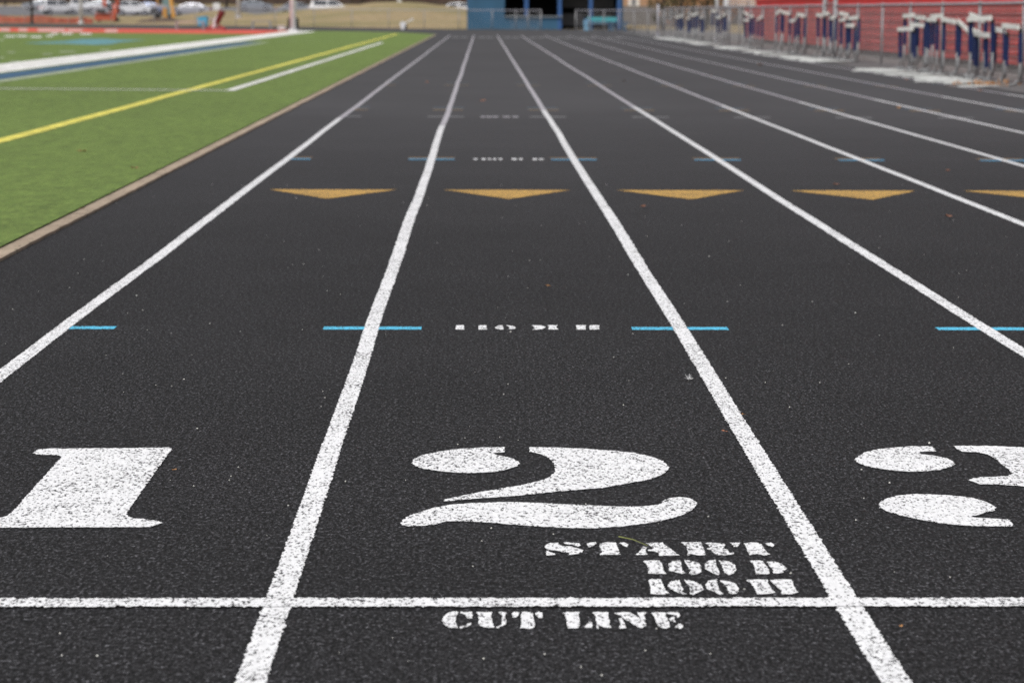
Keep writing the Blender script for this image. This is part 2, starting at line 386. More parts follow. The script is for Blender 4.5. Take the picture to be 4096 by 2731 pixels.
# numerals traced on the ground
def tr(pts, ox, oy, s): return [tuple(atg(ox+x/s, oy+y/s)[:2]) for x, y in pts]
one = [(430,110),(500,65),(640,55),(1400,48),(2230,40),(2250,75),(2210,100),(1935,495),(1650,900),(1665,940),(1760,965),(1950,980),(2080,1005),(2115,1025),(2060,1050),(1960,1078),(1600,1080),(1400,1082),(0,1085),(-260,1080),(-330,1060),(-370,1030),(-320,1000),(-180,975),(0,955),(60,945),(110,925),(150,895),(480,525),(800,170),(790,150),(740,135),(560,135),(470,125)]
flat('lane_number', [tr(one, 0, 1780, 3.2667)], .0022, 'paint_white', track, .006, .0014)['label'] = 'large white numeral 1 in the left lane'
two = [[(247,175),(260,150),(320,120),(430,98),(560,80),(700,72),(870,68),(875,85),(870,105),(800,108),(805,118),(880,133),(940,150),(972,175),(955,195),(900,215),(800,235),(660,243),(520,238),(380,222),(290,205)],
 [(1040,68),(1200,70),(1400,78),(1600,92),(1750,108),(1870,135),(1940,165),(1975,200),(1970,225),(1930,255),(1850,285),(1700,312),(1550,340),(1300,360),(1100,380),(900,400),(700,412),(560,425),(460,432),(470,420),(560,400),(700,370),(850,345),(1000,320),(1110,295),(1180,265),(1210,235),(1210,190),(1180,150),(1130,120),(1070,105),(1040,100)],
 [(175,575),(210,540),(280,510),(380,480),(500,455),(700,442),(900,437),(1150,445),(1400,458),(1650,468),(1800,466),(1890,455),(1930,445),(1925,435),(1970,412),(2060,403),(2120,412),(2165,440),(2150,475),(2100,510),(2000,545),(1850,578),(1650,602),(1450,614),(1250,610),(1000,595),(800,578),(600,566),(480,566),(440,580),(330,598),(230,600),(180,590)]]
flat('lane_number', [tr(p, 1500, 1750, 1.68) for p in two], .0022, 'paint_white', track, .006, .0014)['label'] = 'large white stencilled numeral 2 above the start lettering'
three = [[(350,355),(400,310),(480,265),(620,235),(800,212),(1000,198),(1260,197),(1290,225),(1315,258),(1120,262),(1125,290),(1300,310),(1440,340),(1510,375),(1535,410),(1480,445),(1350,475),(1200,492),(1030,500),(850,490),(650,465),(480,430),(400,400)],
 [(1525,195),(1700,193),(2000,196),(2352,210),(2700,240),(2960,300),(3040,370),(2960,430),(2800,480),(2700,520),(2900,560),(3200,630),(3380,730),(3400,850),(3250,960),(3000,1050),(2700,1110),(2480,1140),(2440,1060),(2560,1000),(2680,920),(2700,820),(2620,740),(2500,695),(2352,675),(2250,665),(2050,650),(1830,648),(1780,630),(1690,595),(1740,580),(1850,565),(2020,558),(2160,548),(2220,520),(2130,440),(2020,350),(1920,295),(1780,265),(1620,262),(1560,230)],
 [(637,885),(660,850),(740,810),(880,780),(1050,762),(1300,768),(1550,785),(1750,810),(1880,845),(1980,895),(2020,930),(1980,965),(1880,985),(1800,1015),(1725,1035),(1800,1042),(1950,1050),(2160,1062),(2200,1095),(2225,1140),(2050,1148),(1850,1145),(1600,1130),(1350,1105),(1150,1075),(980,1035),(850,1005),(740,970),(660,930)]]
flat('lane_number', [tr(p, 3300, 1720, 2.955) for p in three], .0022, 'paint_white', track, .006, .0014)['label'] = 'large white stencilled numeral 3 at the right edge'
def word(label, polys, ox, oy, s, mat='paint_white', jit=.0007, step=.005):
    o = flat('lettering', [tr(p, ox, oy, s) for p in polys], .0022, mat, track, step, jit); o['label'] = label
off = 2163.8
def sh(p): return [(x+off, y) for x, y in p]
word('white stencilled word START', [
 [(80,140),(120,95),(200,65),(340,58),(350,95),(420,125),(560,130),(700,165),(810,205),(800,240),(740,270),(540,290),(560,250),(400,235),(290,205),(160,195),(100,165)],
 [(450,60),(500,48),(600,65),(740,70),(750,110),(720,135),(600,105),(480,85)], [(110,230),(140,205),(190,240),(290,270),(290,290),(130,300)],
 [(870,80),(940,60),(1060,50),(1060,80),(990,130),(920,145)], [(1120,75),(1250,55),(1430,60),(1450,120),(1490,240),(1520,285),(1110,290),(1170,250),(1150,180),(1110,120)],
 [(1490,65),(1580,55),(1660,90),(1640,145),(1560,110)], [(1940,130),(2010,150),(1980,230),(2040,285),(1780,300),(1850,250),(1900,190)],
 [(1990,65),(2300,58),(2324,90),(2463,180),(2573,270),(2633,295),(2233,310),(2240,250),(2130,222),(2030,212),(2040,196),(2110,190),(2150,160),(2030,90)],
 sh([(490,55),(860,50),(900,130),(960,270),(960,290),(830,300),(700,285),(610,300),(620,240),(590,130)]),
 sh([(940,65),(1050,58),(1300,80),(1325,130),(1260,175),(1370,190),(1400,260),(1490,245),(1490,280),(1300,300),(1150,285),(1090,250),(1060,200),(970,180),(1030,150),(1000,100)]),
 sh([(1420,65),(1500,58),(1620,60),(1570,100),(1560,145),(1480,140),(1450,90)]), sh([(1670,75),(1800,55),(1950,65),(2010,100),(2060,180),(2110,250),(2180,280),(2050,305),(1920,270),(1780,295),(1740,220),(1710,130)]),
 sh([(2060,75),(2180,60),(2250,100),(2220,140),(2130,115)])], 2160, 2160, 4.704)
word('white stencilled characters 100 D', [
 [(40,60),(150,50),(280,50),(330,120),(340,190),(385,250),(130,245),(125,180),(95,110)], [(415,110),(470,65),(600,50),(605,120),(625,200),(680,245),(620,250),(520,225),(430,200)],
 [(650,40),(760,60),(870,90),(910,150),(900,220),(840,255),(740,265),(720,240),(740,200),(690,130),(660,80)], [(950,100),(1010,60),(1110,40),(1120,100),(1150,190),(1180,250),(1150,268),(1050,230),(960,180)],
 [(1150,50),(1290,60),(1390,110),(1415,190),(1380,240),(1310,268),(1240,230),(1210,140),(1180,80)], [(1610,55),(1740,48),(1810,60),(1830,100),(1890,180),(1905,250),(1700,258),(1690,180),(1660,100)],
 [(1860,70),(1980,70),(2080,100),(2160,170),(2100,230),(2030,250),(1960,235),(1960,190),(1910,140)]], 2560, 2230, 3.675)
word('white stencilled characters 100 H', [
 [(120,345),(190,325),(300,325),(340,400),(370,490),(430,535),(390,552),(200,550),(150,540),(160,480),(140,390)], [(410,400),(470,350),(580,330),(600,400),(630,480),(620,510),(690,545),(650,552),(540,520),(430,460)],
 [(640,335),(720,340),(820,370),(890,410),(940,480),(860,520),(780,560),(730,560),(740,480),(700,400)], [(960,410),(1000,350),(1130,325),(1140,400),(1160,480),(1225,550),(1190,568),(1100,520),(980,470)],
 [(1170,345),(1300,355),(1400,390),(1450,460),(1440,530),(1350,550),(1310,530),(1270,440)], [(1560,340),(1740,330),(1885,335),(1880,380),(1930,470),(1990,525),(1860,550),(1720,548),(1690,480),(1640,400)],
 [(1910,340),(2100,325),(2235,335),(2260,420),(2300,500),(2340,520),(2220,552),(2090,548),(2060,480),(1990,420)]], 2560, 2230, 3.675)
word('white stencilled words CUT LINE', [
 [(80,250),(110,180),(200,110),(300,88),(390,85),(380,130),(350,180),(355,340),(390,400),(230,395),(150,350),(95,300)], [(420,115),(450,85),(510,105),(640,90),(655,150),(655,215),(560,210),(530,150)],
 [(415,375),(500,352),(510,385),(430,405)], [(530,350),(590,300),(640,300),(635,340),(560,380)],
 [(735,95),(870,95),(1035,95),(1010,180),(1030,270),(1040,340),(1080,370),(1060,392),(900,395),(790,350),(760,310),(780,240),(765,150)],
 [(1150,100),(1200,90),(1290,110),(1270,180),(1300,270),(1280,340),(1180,370),(1170,400),(1100,400),(1110,365),(1190,350),(1215,270),(1210,160)],
 [(1400,120),(1440,92),(1540,95),(1530,140),(1480,200),(1410,195)], [(1580,100),(1640,90),(1800,110),(1800,180),(1830,260),(1825,390),(1710,420),(1600,395),(1540,405),(1580,330),(1565,200)],
 [(1830,120),(1900,90),(1970,110),(1980,200),(1910,205)]] + [[((2230-1750)*4.704+x*1.04, y*1.04) for x, y in p] for p in [
 [(95,110),(170,90),(400,90),(380,140),(400,240),(400,330),(370,385),(190,385),(170,330),(150,180)], [(490,350),(560,300),(570,270),(620,270),(630,380),(500,380)],
 [(640,100),(720,90),(925,95),(910,150),(950,250),(930,330),(990,375),(880,385),(760,340),(740,395),(700,390),(710,310),(690,180)],
 [(1020,110),(1180,95),(1320,100),(1440,180),(1590,260),(1600,340),(1530,385),(1440,360),(1300,270),(1200,210),(1130,150)], [(1110,210),(1160,195),(1210,300),(1240,385),(1115,395),(1140,300)],
 [(1430,90),(1480,105),(1590,85),(1620,110),(1560,150),(1590,230),(1500,230),(1480,160)],
 [(1690,110),(1800,95),(1960,100),(1970,160),(1990,230),(2025,300),(2025,370),(1960,395),(1830,375),(1790,290),(1750,180)], [(1970,110),(2060,90),(2200,105),(2215,160),(2180,200),(2140,150),(2000,130)],
 [(2020,220),(2100,170),(2140,280),(2060,265)], [(2120,370),(2200,300),(2260,310),(2280,370),(2220,395)]]], 1750, 2430, 4.704)
word('white stencilled characters 110 MH between blue ticks', [
 [(92,66),(213,66),(213,134),(85,132)], [(432,70),(560,66),(552,100),(562,134),(432,132)], [(680,100),(720,75),(800,66),(805,110),(820,133),(740,132),(690,115)],
 [(848,68),(950,78),(998,100),(990,120),(870,135),(905,105),(880,85)], [(1245,68),(1380,68),(1455,95),(1410,125),(1330,135),(1240,138),(1290,120),(1270,95)],
 [(1480,66),(1640,66),(1610,95),(1650,135),(1490,132),(1500,100)], [(1905,66),(2065,66),(2055,100),(2065,134),(1915,134),(1925,100)], [(2110,90),(2130,66),(2265,66),(2260,100),(2275,133),(2125,134)]], 1800, 1285, 3.794, jit=.001)
def rowword(label, spans, ox, s, py, hw, mat):
    ps = []
    for a, b in spans:
        A = atg(ox+a/s, py); B = atg(ox+b/s, py); ps.append([(A.x, A.y-hw), (B.x, A.y-hw), (B.x, A.y+hw), (A.x, A.y+hw)])
    o = flat('lettering', ps, .0022, mat, track, .03, .004); o['label'] = label
rowword('small white stencilled 100 MH in lane 2 farther off', [(265,345),(460,540),(600,665),(712,792),(845,940),(1165,1285),(1320,1405),(1655,1760),(1795,1900)], 1850, 5.88, 638, .085, 'paint_white')
rowword('faint white stencilled 300 MH in lane 2', [(915,980),(990,1060),(1070,1150),(1215,1310),(1340,1420)], 1650, 3.36, 468.5, .11, 'paint_worn')
# hurdle ticks on every lane line
for k in range(-1, 8):
    xk = XA+LW*k
    def tick(y, hw, mat, hl=.172, z=.0013):
        x0 = xk-hl if k > -1 else xk
        cross(YC+y, x0+R(-.006, .006), xk+hl+R(-.006, .006), hw, mat, z, 'hurdle_mark', None, .0025, .01)
    tick(3.72, .036, 'paint_blue')
    tick(12.86, .045, 'paint_mid_blue'); tick(13.02, .045, 'paint_tan')
    for yy_ in (30.0,): tick(yy_, .06, 'paint_tan')
    tick(21.5, .07, 'paint_tan'); tick(22.0, .08, 'paint_dull_blue'); tick(31.14, .06, 'paint_dull_blue'); tick(atg(2000, 468).y-YC, .08, 'paint_faded', .19)
# exchange triangles
for k in range(-1, 7):
    xc = XA+LW*(k+.5); o = flat('exchange_triangle', [[(xc-.39, 14.07), (xc+.005, 13.38), (xc+.39, 14.07)]], .0022, 'paint_yellow', track, .012, .0035)
# faded finish lettering
for k in range(-1, 6):
    xc = XA+LW*(k+.5); flat('faded_number', [[(xc-.33, 94.5), (xc-.05, 94.5), (xc-.02, 97), (xc-.3, 97)], [(xc+.05, 94.5), (xc+.32, 94.5), (xc+.3, 97), (xc+.02, 97)]], .004, 'paint_faded', track)

# ---- kerb and field
mb = MB(); ys = fr(-4, 107.5, .035); n = len(ys); vs = []
for y in ys:
    xo = -2.108+.012*mnoise.noise(Vector((9, y*.5, 0)))+.006*mnoise.noise(Vector((2, y*5, 0)))+.004*mnoise.noise(Vector((2, y*16, 0)))
    xi = -2.20
    vs += [(xi, y, -.05), (xi, y, .014), (xo, y, .014), (xo, y, -.02)]
mb.add(vs, [(4*i+a, 4*i+a+1, 4*i+a+5, 4*i+a+4) for i in range(n-1) for a in range(3)])
kerb = mb.build('kerb', 'kerb_stone'); tag(kerb, kind='structure')
# the turf: crown is planar so the sheet and its lines stay parallel
tb = [atg(1738, 139.5), atg(1600, 132), atg(1400, 127.5), atg(1170, 124), atg(1000, 122.5), atg(500, 117), atg(0, 111)]
tur = [(-2.185, -4), (-2.185, 20), (-2.185, 60), (-2.185, tb[0].y)]+[(p.x, p.y) for p in tb[1:]]+[(-42, 126), (-42, -4)]
mb = MB(); dense = []
for i, a in enumerate(tur):
    b = tur[(i+1) % len(tur)]
    if i < 3:
        n = int((b[1]-a[1])/.04)
        for j in range(n):
            y = a[1]+(b[1]-a[1])*j/n; dense.append((a[0]+.006*mnoise.noise(Vector((0, y*9, 0)))-.01, y, .022))
    else: dense.append((a[0], a[1], H(*a)+.022))
vv = [Vector(v) for v in dense]; mb.add(vv, [tuple(t) for t in tessellate_polygon([vv])])
field = mb.build('sports_field', 'turf'); tag(field, kind='structure')
for p_ in field.data.polygons: pass
def fquad(name, x0, x1, y0, y1, mat, z=.026, x0b=None, x1b=None, step=2.0, label=None):
    """strip on the field, long in y"""
    x0b = x0 if x0b is None else x0b; x1b = x1 if x1b is None else x1b
    ys = fr(y0, y1, step); mb = MB(); vs = []
    for i, y in enumerate(ys):
        t = (y-y0)/(y1-y0); a = x0+(x0b-x0)*t; b = x1+(x1b-x1)*t; wv = .02*mnoise.noise(Vector((x0, y*.3, 2)))
        vs += [(a+wv, y, H(a, y)+z), (b+wv, y, H(b, y)+z)]
    mb.add(vs, [(2*i, 2*i+1, 2*i+3, 2*i+2) for i in range(len(ys)-1)])
    o = mb.build(name, mat, field)
    if label: o['label'] = label
    return o
yl0 = atg(0, 578); fquad('sideline', -3.985, -3.84, 2, 106.3, 'turf_yellow', label='long yellow boundary line')
fquad('boundary_line', -3.43, -3.30, 30.65, 77.8, 'turf_white', label='thin white line beside the yellow line')
for yb, m_ in ((30.66, 'turf_white'), (77.7, 'turf_faded_white')):
    x0 = -7.0; mbx = MB(); mbx.add([(x0, yb, H(x0, yb)+.027), (-3.31, yb, H(-3.31, yb)+.027), (-3.31, yb+.17, H(-3.31, 0)+.027), (x0, yb+.17, H(x0, 0)+.027)], [(0, 1, 2, 3)])
    mbx.build('boundary_line', m_, field)
fquad('touchline_band', -8.95, -7.84, 10, 116.3, 'turf_white', x0b=-9.6, x1b=-8.3, label='broad white sideline band')
fquad('coaching_band', -7.83, -7.22, 10, 75.7, 'turf_blue', label='dark blue band beside the white sideline')
fquad('boundary_line', -7.20, -6.95, 10, 75.7, 'turf_faded_white')
ez = fquad('end_zone', -40, -9.75, 100.6, 119.6, 'turf_red', label='red painted end zone at the far end')
for (a, b, c, d) in ((0, 40, 116, 129), (75, 110, 116, 129), (150, 260, 118, 130), (270, 330, 120, 130), (420, 470, 121, 133)):
    flat('end_zone_letter', [[tuple(atg(a, c)[:2]), tuple(atg(b, c)[:2]), tuple(atg(b, d)[:2]), tuple(atg(a, d)[:2])]], .030, 'turf_pink', field, conform=True)
for (a, b, y) in ((20, 60, 149), (68, 108, 148), (122, 166, 151), (186, 212, 147), (204, 232, 138), (248, 290, 138), (322, 366, 139), (0, 16, 236), (40, 80, 252), (170, 210, 222), (400, 440, 205), (240, 300, 212), (30, 60, 214), (0, 14, 164)):
    s = 2.6 if y < 160 else 2.0
    flat('hash_mark', [[tuple(atg(a, y-s)[:2]), tuple(atg(b, y-s)[:2]), tuple(atg(b, y+s)[:2]), tuple(atg(a, y+s)[:2])]], .026, 'turf_white' if y < 160 else 'turf_faded_white', field, conform=True)
flat('field_emblem', [[tuple(atg(*q)[:2]) for q in ((90,176),(250,169),(330,160),(420,159),(470,163),(590,164),(520,170),(480,174),(440,182),(380,184),(300,181),(250,178),(160,179))]], .026, 'turf_light_blue', field, conform=True)['label'] = 'faded light blue emblem in the middle of the field'
for y_ in (20, 24.6, 29, 52, 57, 61.6, 66):
    pass

# ================================================================== FENCES
def fence(name, pts, label, h=1.24, spacing=3.05, wire=.0022, pitch=.052, group=None, mat='steel', mid=True, posts_at=None):
    """chain link fence along pts (list of xyz): posts, top rail, woven wire"""
    root = empty(name, pts[0]); o0 = Vector(pts[0]); tag(root, label, 'fence', group)
    P = [Vector(p)-o0 for p in pts]; cum = [0]
    for a, b in zip(P, P[1:]): cum.append(cum[-1]+(b-a).length)
    def at(s):
        for i in range(len(P)-1):
            if s <= cum[i+1] or i == len(P)-2:
                return P[i].lerp(P[i+1], clampf((s-cum[i])/(cum[i+1]-cum[i]), 0, 1))
    L = cum[-1]; n = max(1, round(L/spacing))
    for i in range(n+1):
        p = at(L*i/n); r = .032 if i in (0, n) else .026
        mb = MB(); mb.tube([p+Vector((0, 0, -.1)), p+Vector((0, 0, h-.03))], r, 8); mb.tube([p+Vector((0, 0, h-.03)), p+Vector((0, 0, h+.03)), p+Vector((0, 0, h+.05))], r*1.25, 8, r*.5)
        mb.build('post', mat, root, True)
    mb = MB(); k = max(2, int(L/1.5)); q = [at(L*i/k)+Vector((0, 0, h+.012*mnoise.noise(Vector((i*.4, L, 0))))) for i in range(k+1)]; mb.tube(q, .024, 8); mb.build('top_rail', 'galvanised', root, True)
    # woven wire
    nw = int(L/(pitch*1.414)); hh = h-.03; mb = MB(); dz = pitch*1.414/2; rows = int(hh/dz)
    for i in range(nw+1):
        s0 = L*i/nw; pl = []
        for j in range(rows+1):
            s = clampf(s0+(pitch*.354 if j % 2 else -pitch*.354), 0, L); p = at(s); pl.append(p+Vector((0, 0, .03+j*dz)))
        d = (at(min(L, s0+.1))-at(max(0, s0-.1))).normalized(); nn = Vector((-d.y, d.x, 0))
        vs = []; fs = []
        for p in pl:
            vs += [p+d*wire*1.1, p-d*wire*1.1+nn*wire, p-d*wire*1.1-nn*wire]
        for j in range(rows):
            for a in range(3): fs.append((3*j+a, 3*j+(a+1) % 3, 3*j+3+(a+1) % 3, 3*j+3+a))
        mb.add(vs, fs)
    mb.build('wire_mesh', 'mesh_wire', root)
    return root
FX = 8.33
fence('chain_link_fence', [(FX, 26, 0), (FX, 54.2, 0)], 'grey chain-link fence between the nearest hurdles and the red bleachers')
fence('chain_link_fence', [(FX, 56.2, 0), (FX, 105, 0)], 'grey chain-link fence running on from the gate posts to the far corner', pitch=.07)
fence('chain_link_fence', [(FX-.1, 105.2, 0), (7.2, 112, 0), (5.0, 123.0, 0)], 'grey chain-link fence slanting in front of the turquoise table', h=1.14, pitch=.075)
arc = []
for i in range(60):
    a = math.radians(37+i*1.6); x = CX+(RO+.9)*math.cos(a); y = CYb+(RO+.9)*math.sin(a)
    if x < 3.2: arc.append((x, y, max(H(x, y), 0)+(.0 if x < -.9 else 0)))
arc = [(3.3, 129.5, 0)]+arc
fence('chain_link_fence', arc, 'long low chain-link fence curving round the far bend of the track', h=1.14, pitch=.085, wire=.0026)
# gate between the two tall posts
g = empty('fence_gate', (FX, 54.35, 0)); tag(g, 'narrow gate with two tall pale capped posts in the right-hand fence', 'gate')
for y in (0, 1.7):
    mb = MB(); mb.tube([(0, y, -.1), (0, y, 1.42)], .05, 10); mb.build('gate_post', 'steel', g, True)
    mb = MB(); mb.tube([(0, y, 1.42), (0, y, 1.46), (0, y, 1.5)], .065, 10, .03); mb.build('post_cap', 'white_metal', g, True)
mb = MB(); mb.tube([(0, .08, .12), (0, .08, 1.3), (0, 1.62, 1.3), (0, 1.62, .12), (0, .08, .12)], .022, 8)
for i in range(15): mb.tube([(0, .1+i*.105, .12), (0, .1+i*.105, 1.3)], .003, 4)
mb.build('gate_leaf', 'steel', g)
def pole(name, loc, h, r, mat, label, cat, pad=None, base=True, r1=None):
    root = empty(name, loc); tag(root, label, cat)
    mb = MB(); mb.tube([(0, 0, -.2), (0, 0, h*.5), (0, 0, h)], r, 16, r1 or r); mb.build('shaft', mat, root, True)
    if base:
        mb = MB(); mb.tube([(0, 0, -.1), (0, 0, .12)], r*1.6, 16); mb.build('base', mat, root)
    if pad:
        mb = MB(); mb.box(-pad, pad, .02, pad*1.5, 0, .68); mb.build('pad', 'black_plastic', root, bevel=.04)
    return root
gp = atg(1172, 127); pole('white_pole', gp, 6, .15, 'white_metal', 'thick white pole with a dark padded box at its foot, beside the red end zone', 'pole', pad=.27)
q = atY(955, 74, 176); pole('lamp_pole', (q.x, 176, G(q.x, 176)), 7, .15, 'pole_lilac', 'white lamp pole on the grass slope right of the silver car', 'pole', r1=.1)
q = atY(1598, 20, 188); pole('lamp_pole', (q.x, 188, G(q.x, 188)), 7, .12, 'white_metal', 'white pole on top of the tan grass hill', 'pole', r1=.09)
q = atg(333, 96); pole('white_pole', (q.x, 157.4, G(q.x, 157.4)), 6, .125, 'white_metal', 'white pole behind the far fence in front of the white parked cars', 'pole')
q = atg(159, 94); pole('black_pole', (q.x, 156.6, G(q.x, 156.6)), 6, .09, 'black_metal', 'black pole at the left end of the orange safety netting', 'pole')
pole('white_pole', (9.0, 88.4, 0), 5, .07, 'white_metal', 'slim white pole at the near end of the pale stair railing', 'pole')
pole('white_pole', (7.95, 104.2, 0), 1.42, .05, 'galvanised', 'short pale post at the far corner of the right-hand fence', 'post')

# ================================================================== HURDLES
def make_hurdle():
    """origin under the crossbar centre; crossbar along y, feet towards -x; bar and sleeves are separate so heights differ"""
    root = empty('track_hurdle')
    for s in (-1, 1):
        y = .48*s
        mb = MB(); mb.tube([(-.92, y, .021), (-.16, y, .024)], .019, 8); mb.build('foot', 'hurdle_white', root, True)  # whiter than the legs: sky-facing brightness put into the colour
        pts = [(-.155, y, .028)]+[(-.15+.15*math.sin(a), y, .18-.15*math.cos(a)) for a in [math.radians(d) for d in (15, 30, 45, 60, 75, 90)]]+[(0, y, .5)]
        mb = MB(); mb.tube(pts, .021, 8); mb.build('leg', 'hurdle_grey', root, True)
        mb = MB(); mb.box(-.030, .030, y-.023, y+.023, .36, .80); mb.build('sleeve', 'navy', root, bevel=.005)
        mb = MB(); mb.box(-.030, .022, y-.026, y+.026, .80, .875); mb.build('clip', 'black_plastic', root, bevel=.005)
    mb = MB(); mb.tube([(-.20, -.48, .05), (-.20, .48, .05)], .014, 8); mb.build('base_bar', 'hurdle_grey', root, True)
    mb = MB(); mb.box(-.047, -.024, -.52, .52, .842, .92); mb.build('crossbar', 'hurdle_board', root, bevel=.006)
    return root
proto = make_hurdle()
CL = [ ('pile nearest the camera', [(3855,.90,-.14,0),(3902,1.05,-.09,.05),(3921,.80,-.05,-.1),(3944,.78,0,.12),(3957,1.03,0,.5),(3994,.86,0,-.1),(4052,.92,0,.05)]),
 ('second pile from the camera', [(3636,1.06,0,.05),(3650,.82,0,.3),(3682,1.03,0,-.1),(3678,.90,0,.15),(3735,1.0,0,-.15),(3742,1.06,.06,0),(3794,.99,-.04,.12)]),
 ('third pile, beside the gate', [(3281,1.05,0,.1),(3304,1.09,0,0),(3336,1.0,0,-.15),(3369,1.08,-.02,.1),(3371,.96,0,-.1),(3407,1.0,0,.1),(3404,.84,0,0)]),
 ('fourth pile, just past the gate', [(3115,1.12,.10,0),(3145,1.1,0,.2),(3160,.90,0,0),(3182,.98,.2,-.1),(3204,1.05,0,.1)]),
 ('fifth pile from the camera', [(2983,1.07,-.12,.1),(3007,.99,0,-.1),(2986,.88,0,.1),(3035,.95,.12,0)]),
 ('sixth pile from the camera', [(2857,1.15,0,.15),(2870,.93,0,0),(2898,1.02,.05,-.1)]),
 ('seventh pile, last but one', [(2765,1.0,0,.1),(2785,1.03,0,0),(2803,.92,0,-.1)]),
 ('farthest pile of hurdles', [(2710,.9,0,.1),(2724,.94,0,0),(2750,.86,0,-.1)])]
first = True
ordn = ['leftmost', 'second from the left', 'third from the left', 'fourth from the left', 'fifth from the left', 'sixth from the left', 'rightmost']
for cname, hs_ in CL:
    rank = {id(h): i for i, h in enumerate(sorted(hs_, key=lambda h: h[0]))}
    for h in hs_:
        X, z, tilt, yaw = h
        Y = 8.0*FPX/(X-1928+.0134*0); 
        o = proto if first else copy_tree(proto); first = False
        o.location = (7.98+R(-.05, .03)-.10*(abs(yaw) > .25), Y, .008); o.rotation_euler = (R(-.045, .045), R(-.02, .02), yaw*.3)
        dz = z-.925
        for c in o.children:
            nm = c.name.split('.')[0]
            if nm in ('sleeve', 'clip', 'crossbar'): c.location.z = dz
            if nm == 'crossbar': c.rotation_euler.x = -tilt; c.location.y = .87*math.sin(-tilt)
        i = rank[id(h)]; nm_ = ordn[i] if i < len(hs_)-1 else 'rightmost'
        ht = 'high' if z > 1 else ('low' if z < .93 else 'mid height')
        tag(o, f'{nm_} hurdle in the {cname}, bar {ht}', 'hurdle', 'hurdles stacked along the right-hand fence')
# ================================================================== BLEACHERS
bl = empty('bleachers', (9.55, 30, 0)); tag(bl, 'long red aluminium bleachers behind the right-hand fence', 'bleachers')
Y0, Y1 = -14, 54
mb = MB()
for i in range(6):
    z0 = .17+i*.185; mb.box(0, .05, Y0, Y1, z0, z0+.165); mb.box(-.035, .05, Y0, Y1, z0+.165, z0+.181)
mb.build('front_wall', 'bleacher_red', bl)
mb = MB(); mb.box(.06, .3, Y0, Y1, -.02, .165); mb.build('gap_infill', 'gravel_grey', bl)  # grey strip added to cover the shaded gap below the wall
mb = MB(); mb.box(0, .05, Y0, Y1-3.5, 1.285, 1.47); mb.box(-.05, .7, Y0, Y1-3.5, 1.47, 1.53); mb.build('walkway', 'bleacher_bright', bl)
for r_ in range(7):
    x = .75+r_*.62; z = 1.55+r_*.26; e = Y1-4-r_*.35
    mb = MB(); mb.box(x, x+.04, Y0, e, z, z+.24); mb.box(x+.02, x+.60, Y0, e, z+.215, z+.255); mb.build('riser', 'bleacher_red', bl)
    mb = MB(); mb.box(x+.18, x+.46, Y0, e, z+.60, z+.64); 
    mb.box(x+.18, x+.20, Y0, e, z+.50, z+.60); mb.build('bench_seat', 'bleacher_bright', bl)
mb = MB()
for i in range(18):
    y = Y0+i*(Y1-Y0)/17
    mb.box(.1, .16, y-.04, y+.04, -.02, 1.5); mb.box(4.6, 4.7, y-.04, y+.04, -.02, 3.4); mb.box(2.4, 2.5, y-.04, y+.04, -.02, 2.4)
mb.build('frame', 'steel', bl)
# access stair with railing
st = empty('stair_railing', (9.7, 88.2, 0)); tag(st, 'pale metal stair railing with upright bars at the far end of the bleachers', 'railing')
mb = MB()
for i in range(7): mb.box(1.2, 2.2, -2.6+i*.30, -2.6+(i+1)*.30-.03, .18*i, .18*i+.04)
mb.box(-.35, 2.2, -.4, 1.2, 1.26, 1.32); mb.build('landing', 'steel', st)
mb = MB()
for i in range(22):
    x = -.35+i*.085; zt_ = min(1.45+i*.085*1.5, 2.6); mb.tube([(x, -.35, 1.32), (x, -.35, zt_)], .016, 6)
for i in range(14):
    y = -.35+i*.11; mb.tube([(-.35, y, 1.32), (-.35, y, 2.3)], .014, 6)
mb.build('baluster', 'white_metal', st)
for pts_ in ([(-.35, -.35, 1.45), (.42, -.35, 2.6), (1.5, -.35, 2.6)], [(1.25, -2.6, 1.0), (1.25, -.35, 2.35)]):
    mb = MB(); mb.tube(pts_, .028, 8); mb.build('handrail', 'white_metal', st, True)
for x in (-.3, 1.3):
    for y in (-.3, 1.1): mb = MB(); mb.tube([(x, y, 0), (x, y, 1.3)], .05, 8); mb.build('post', 'steel', st, True)
# ================================================================== BLUE BUILDING
bb = empty('blue_building', (-.91, 140, 0)); tag(bb, 'blue open-fronted concession building straight ahead at the end of the lanes', 'building')
Wd = 9.35; Dp = 6; Hh = 3.0
mb = MB(); mb.box(0, 2.28, -.0, .15, 0, Hh); mb.box(2.28, 5.75, 0, .15, 0, .74); mb.box(0, .15, .15, Dp, 0, Hh); mb.box(0, Wd, Dp, Dp+.15, 0, Hh); mb.box(Wd-.02, Wd+.13, .15, Dp, 0, Hh); mb.box(2.28, Wd, 0, .15, 2.65, Hh)
mb.build('wall', 'building_blue', bb)
mb = MB(); mb.box(2.25, 5.8, -.14, .2, .742, .80); mb.build('counter', 'sill', bb)
for x in (3.60, 5.62, 7.5, 9.22):
    mb = MB(); mb.box(x-.12, x+.12, -.02, .2, .80 if x < 5 else 0, 2.65); mb.build('post', 'post_blue', bb)
mb = MB(); mb.box(.2, Wd-.1, Dp-.1, Dp-.02, 0, 2.6); mb.box(5.6, 5.7, .4, Dp-.2, 0, 2.6); mb.box(.2, Wd-.1, .2, Dp-.1, 2.6, 2.64); mb.build('interior_shade', 'interior_dark', bb)  # near-black sheets: shade of the open interior put into the colour
mb = MB(); mb.box(7.7, 9.0, 3.4, 3.5, .2, .95); mb.box(5.75, 7.2, 3.2, 3.3, .2, .95); mb.box(5.9, 9.1, 3.6, 3.7, 1.3, 2.2); mb.build('inner_panel', 'interior_grey', bb)  # partly lit stretch of the grey back wall, shaped as panels
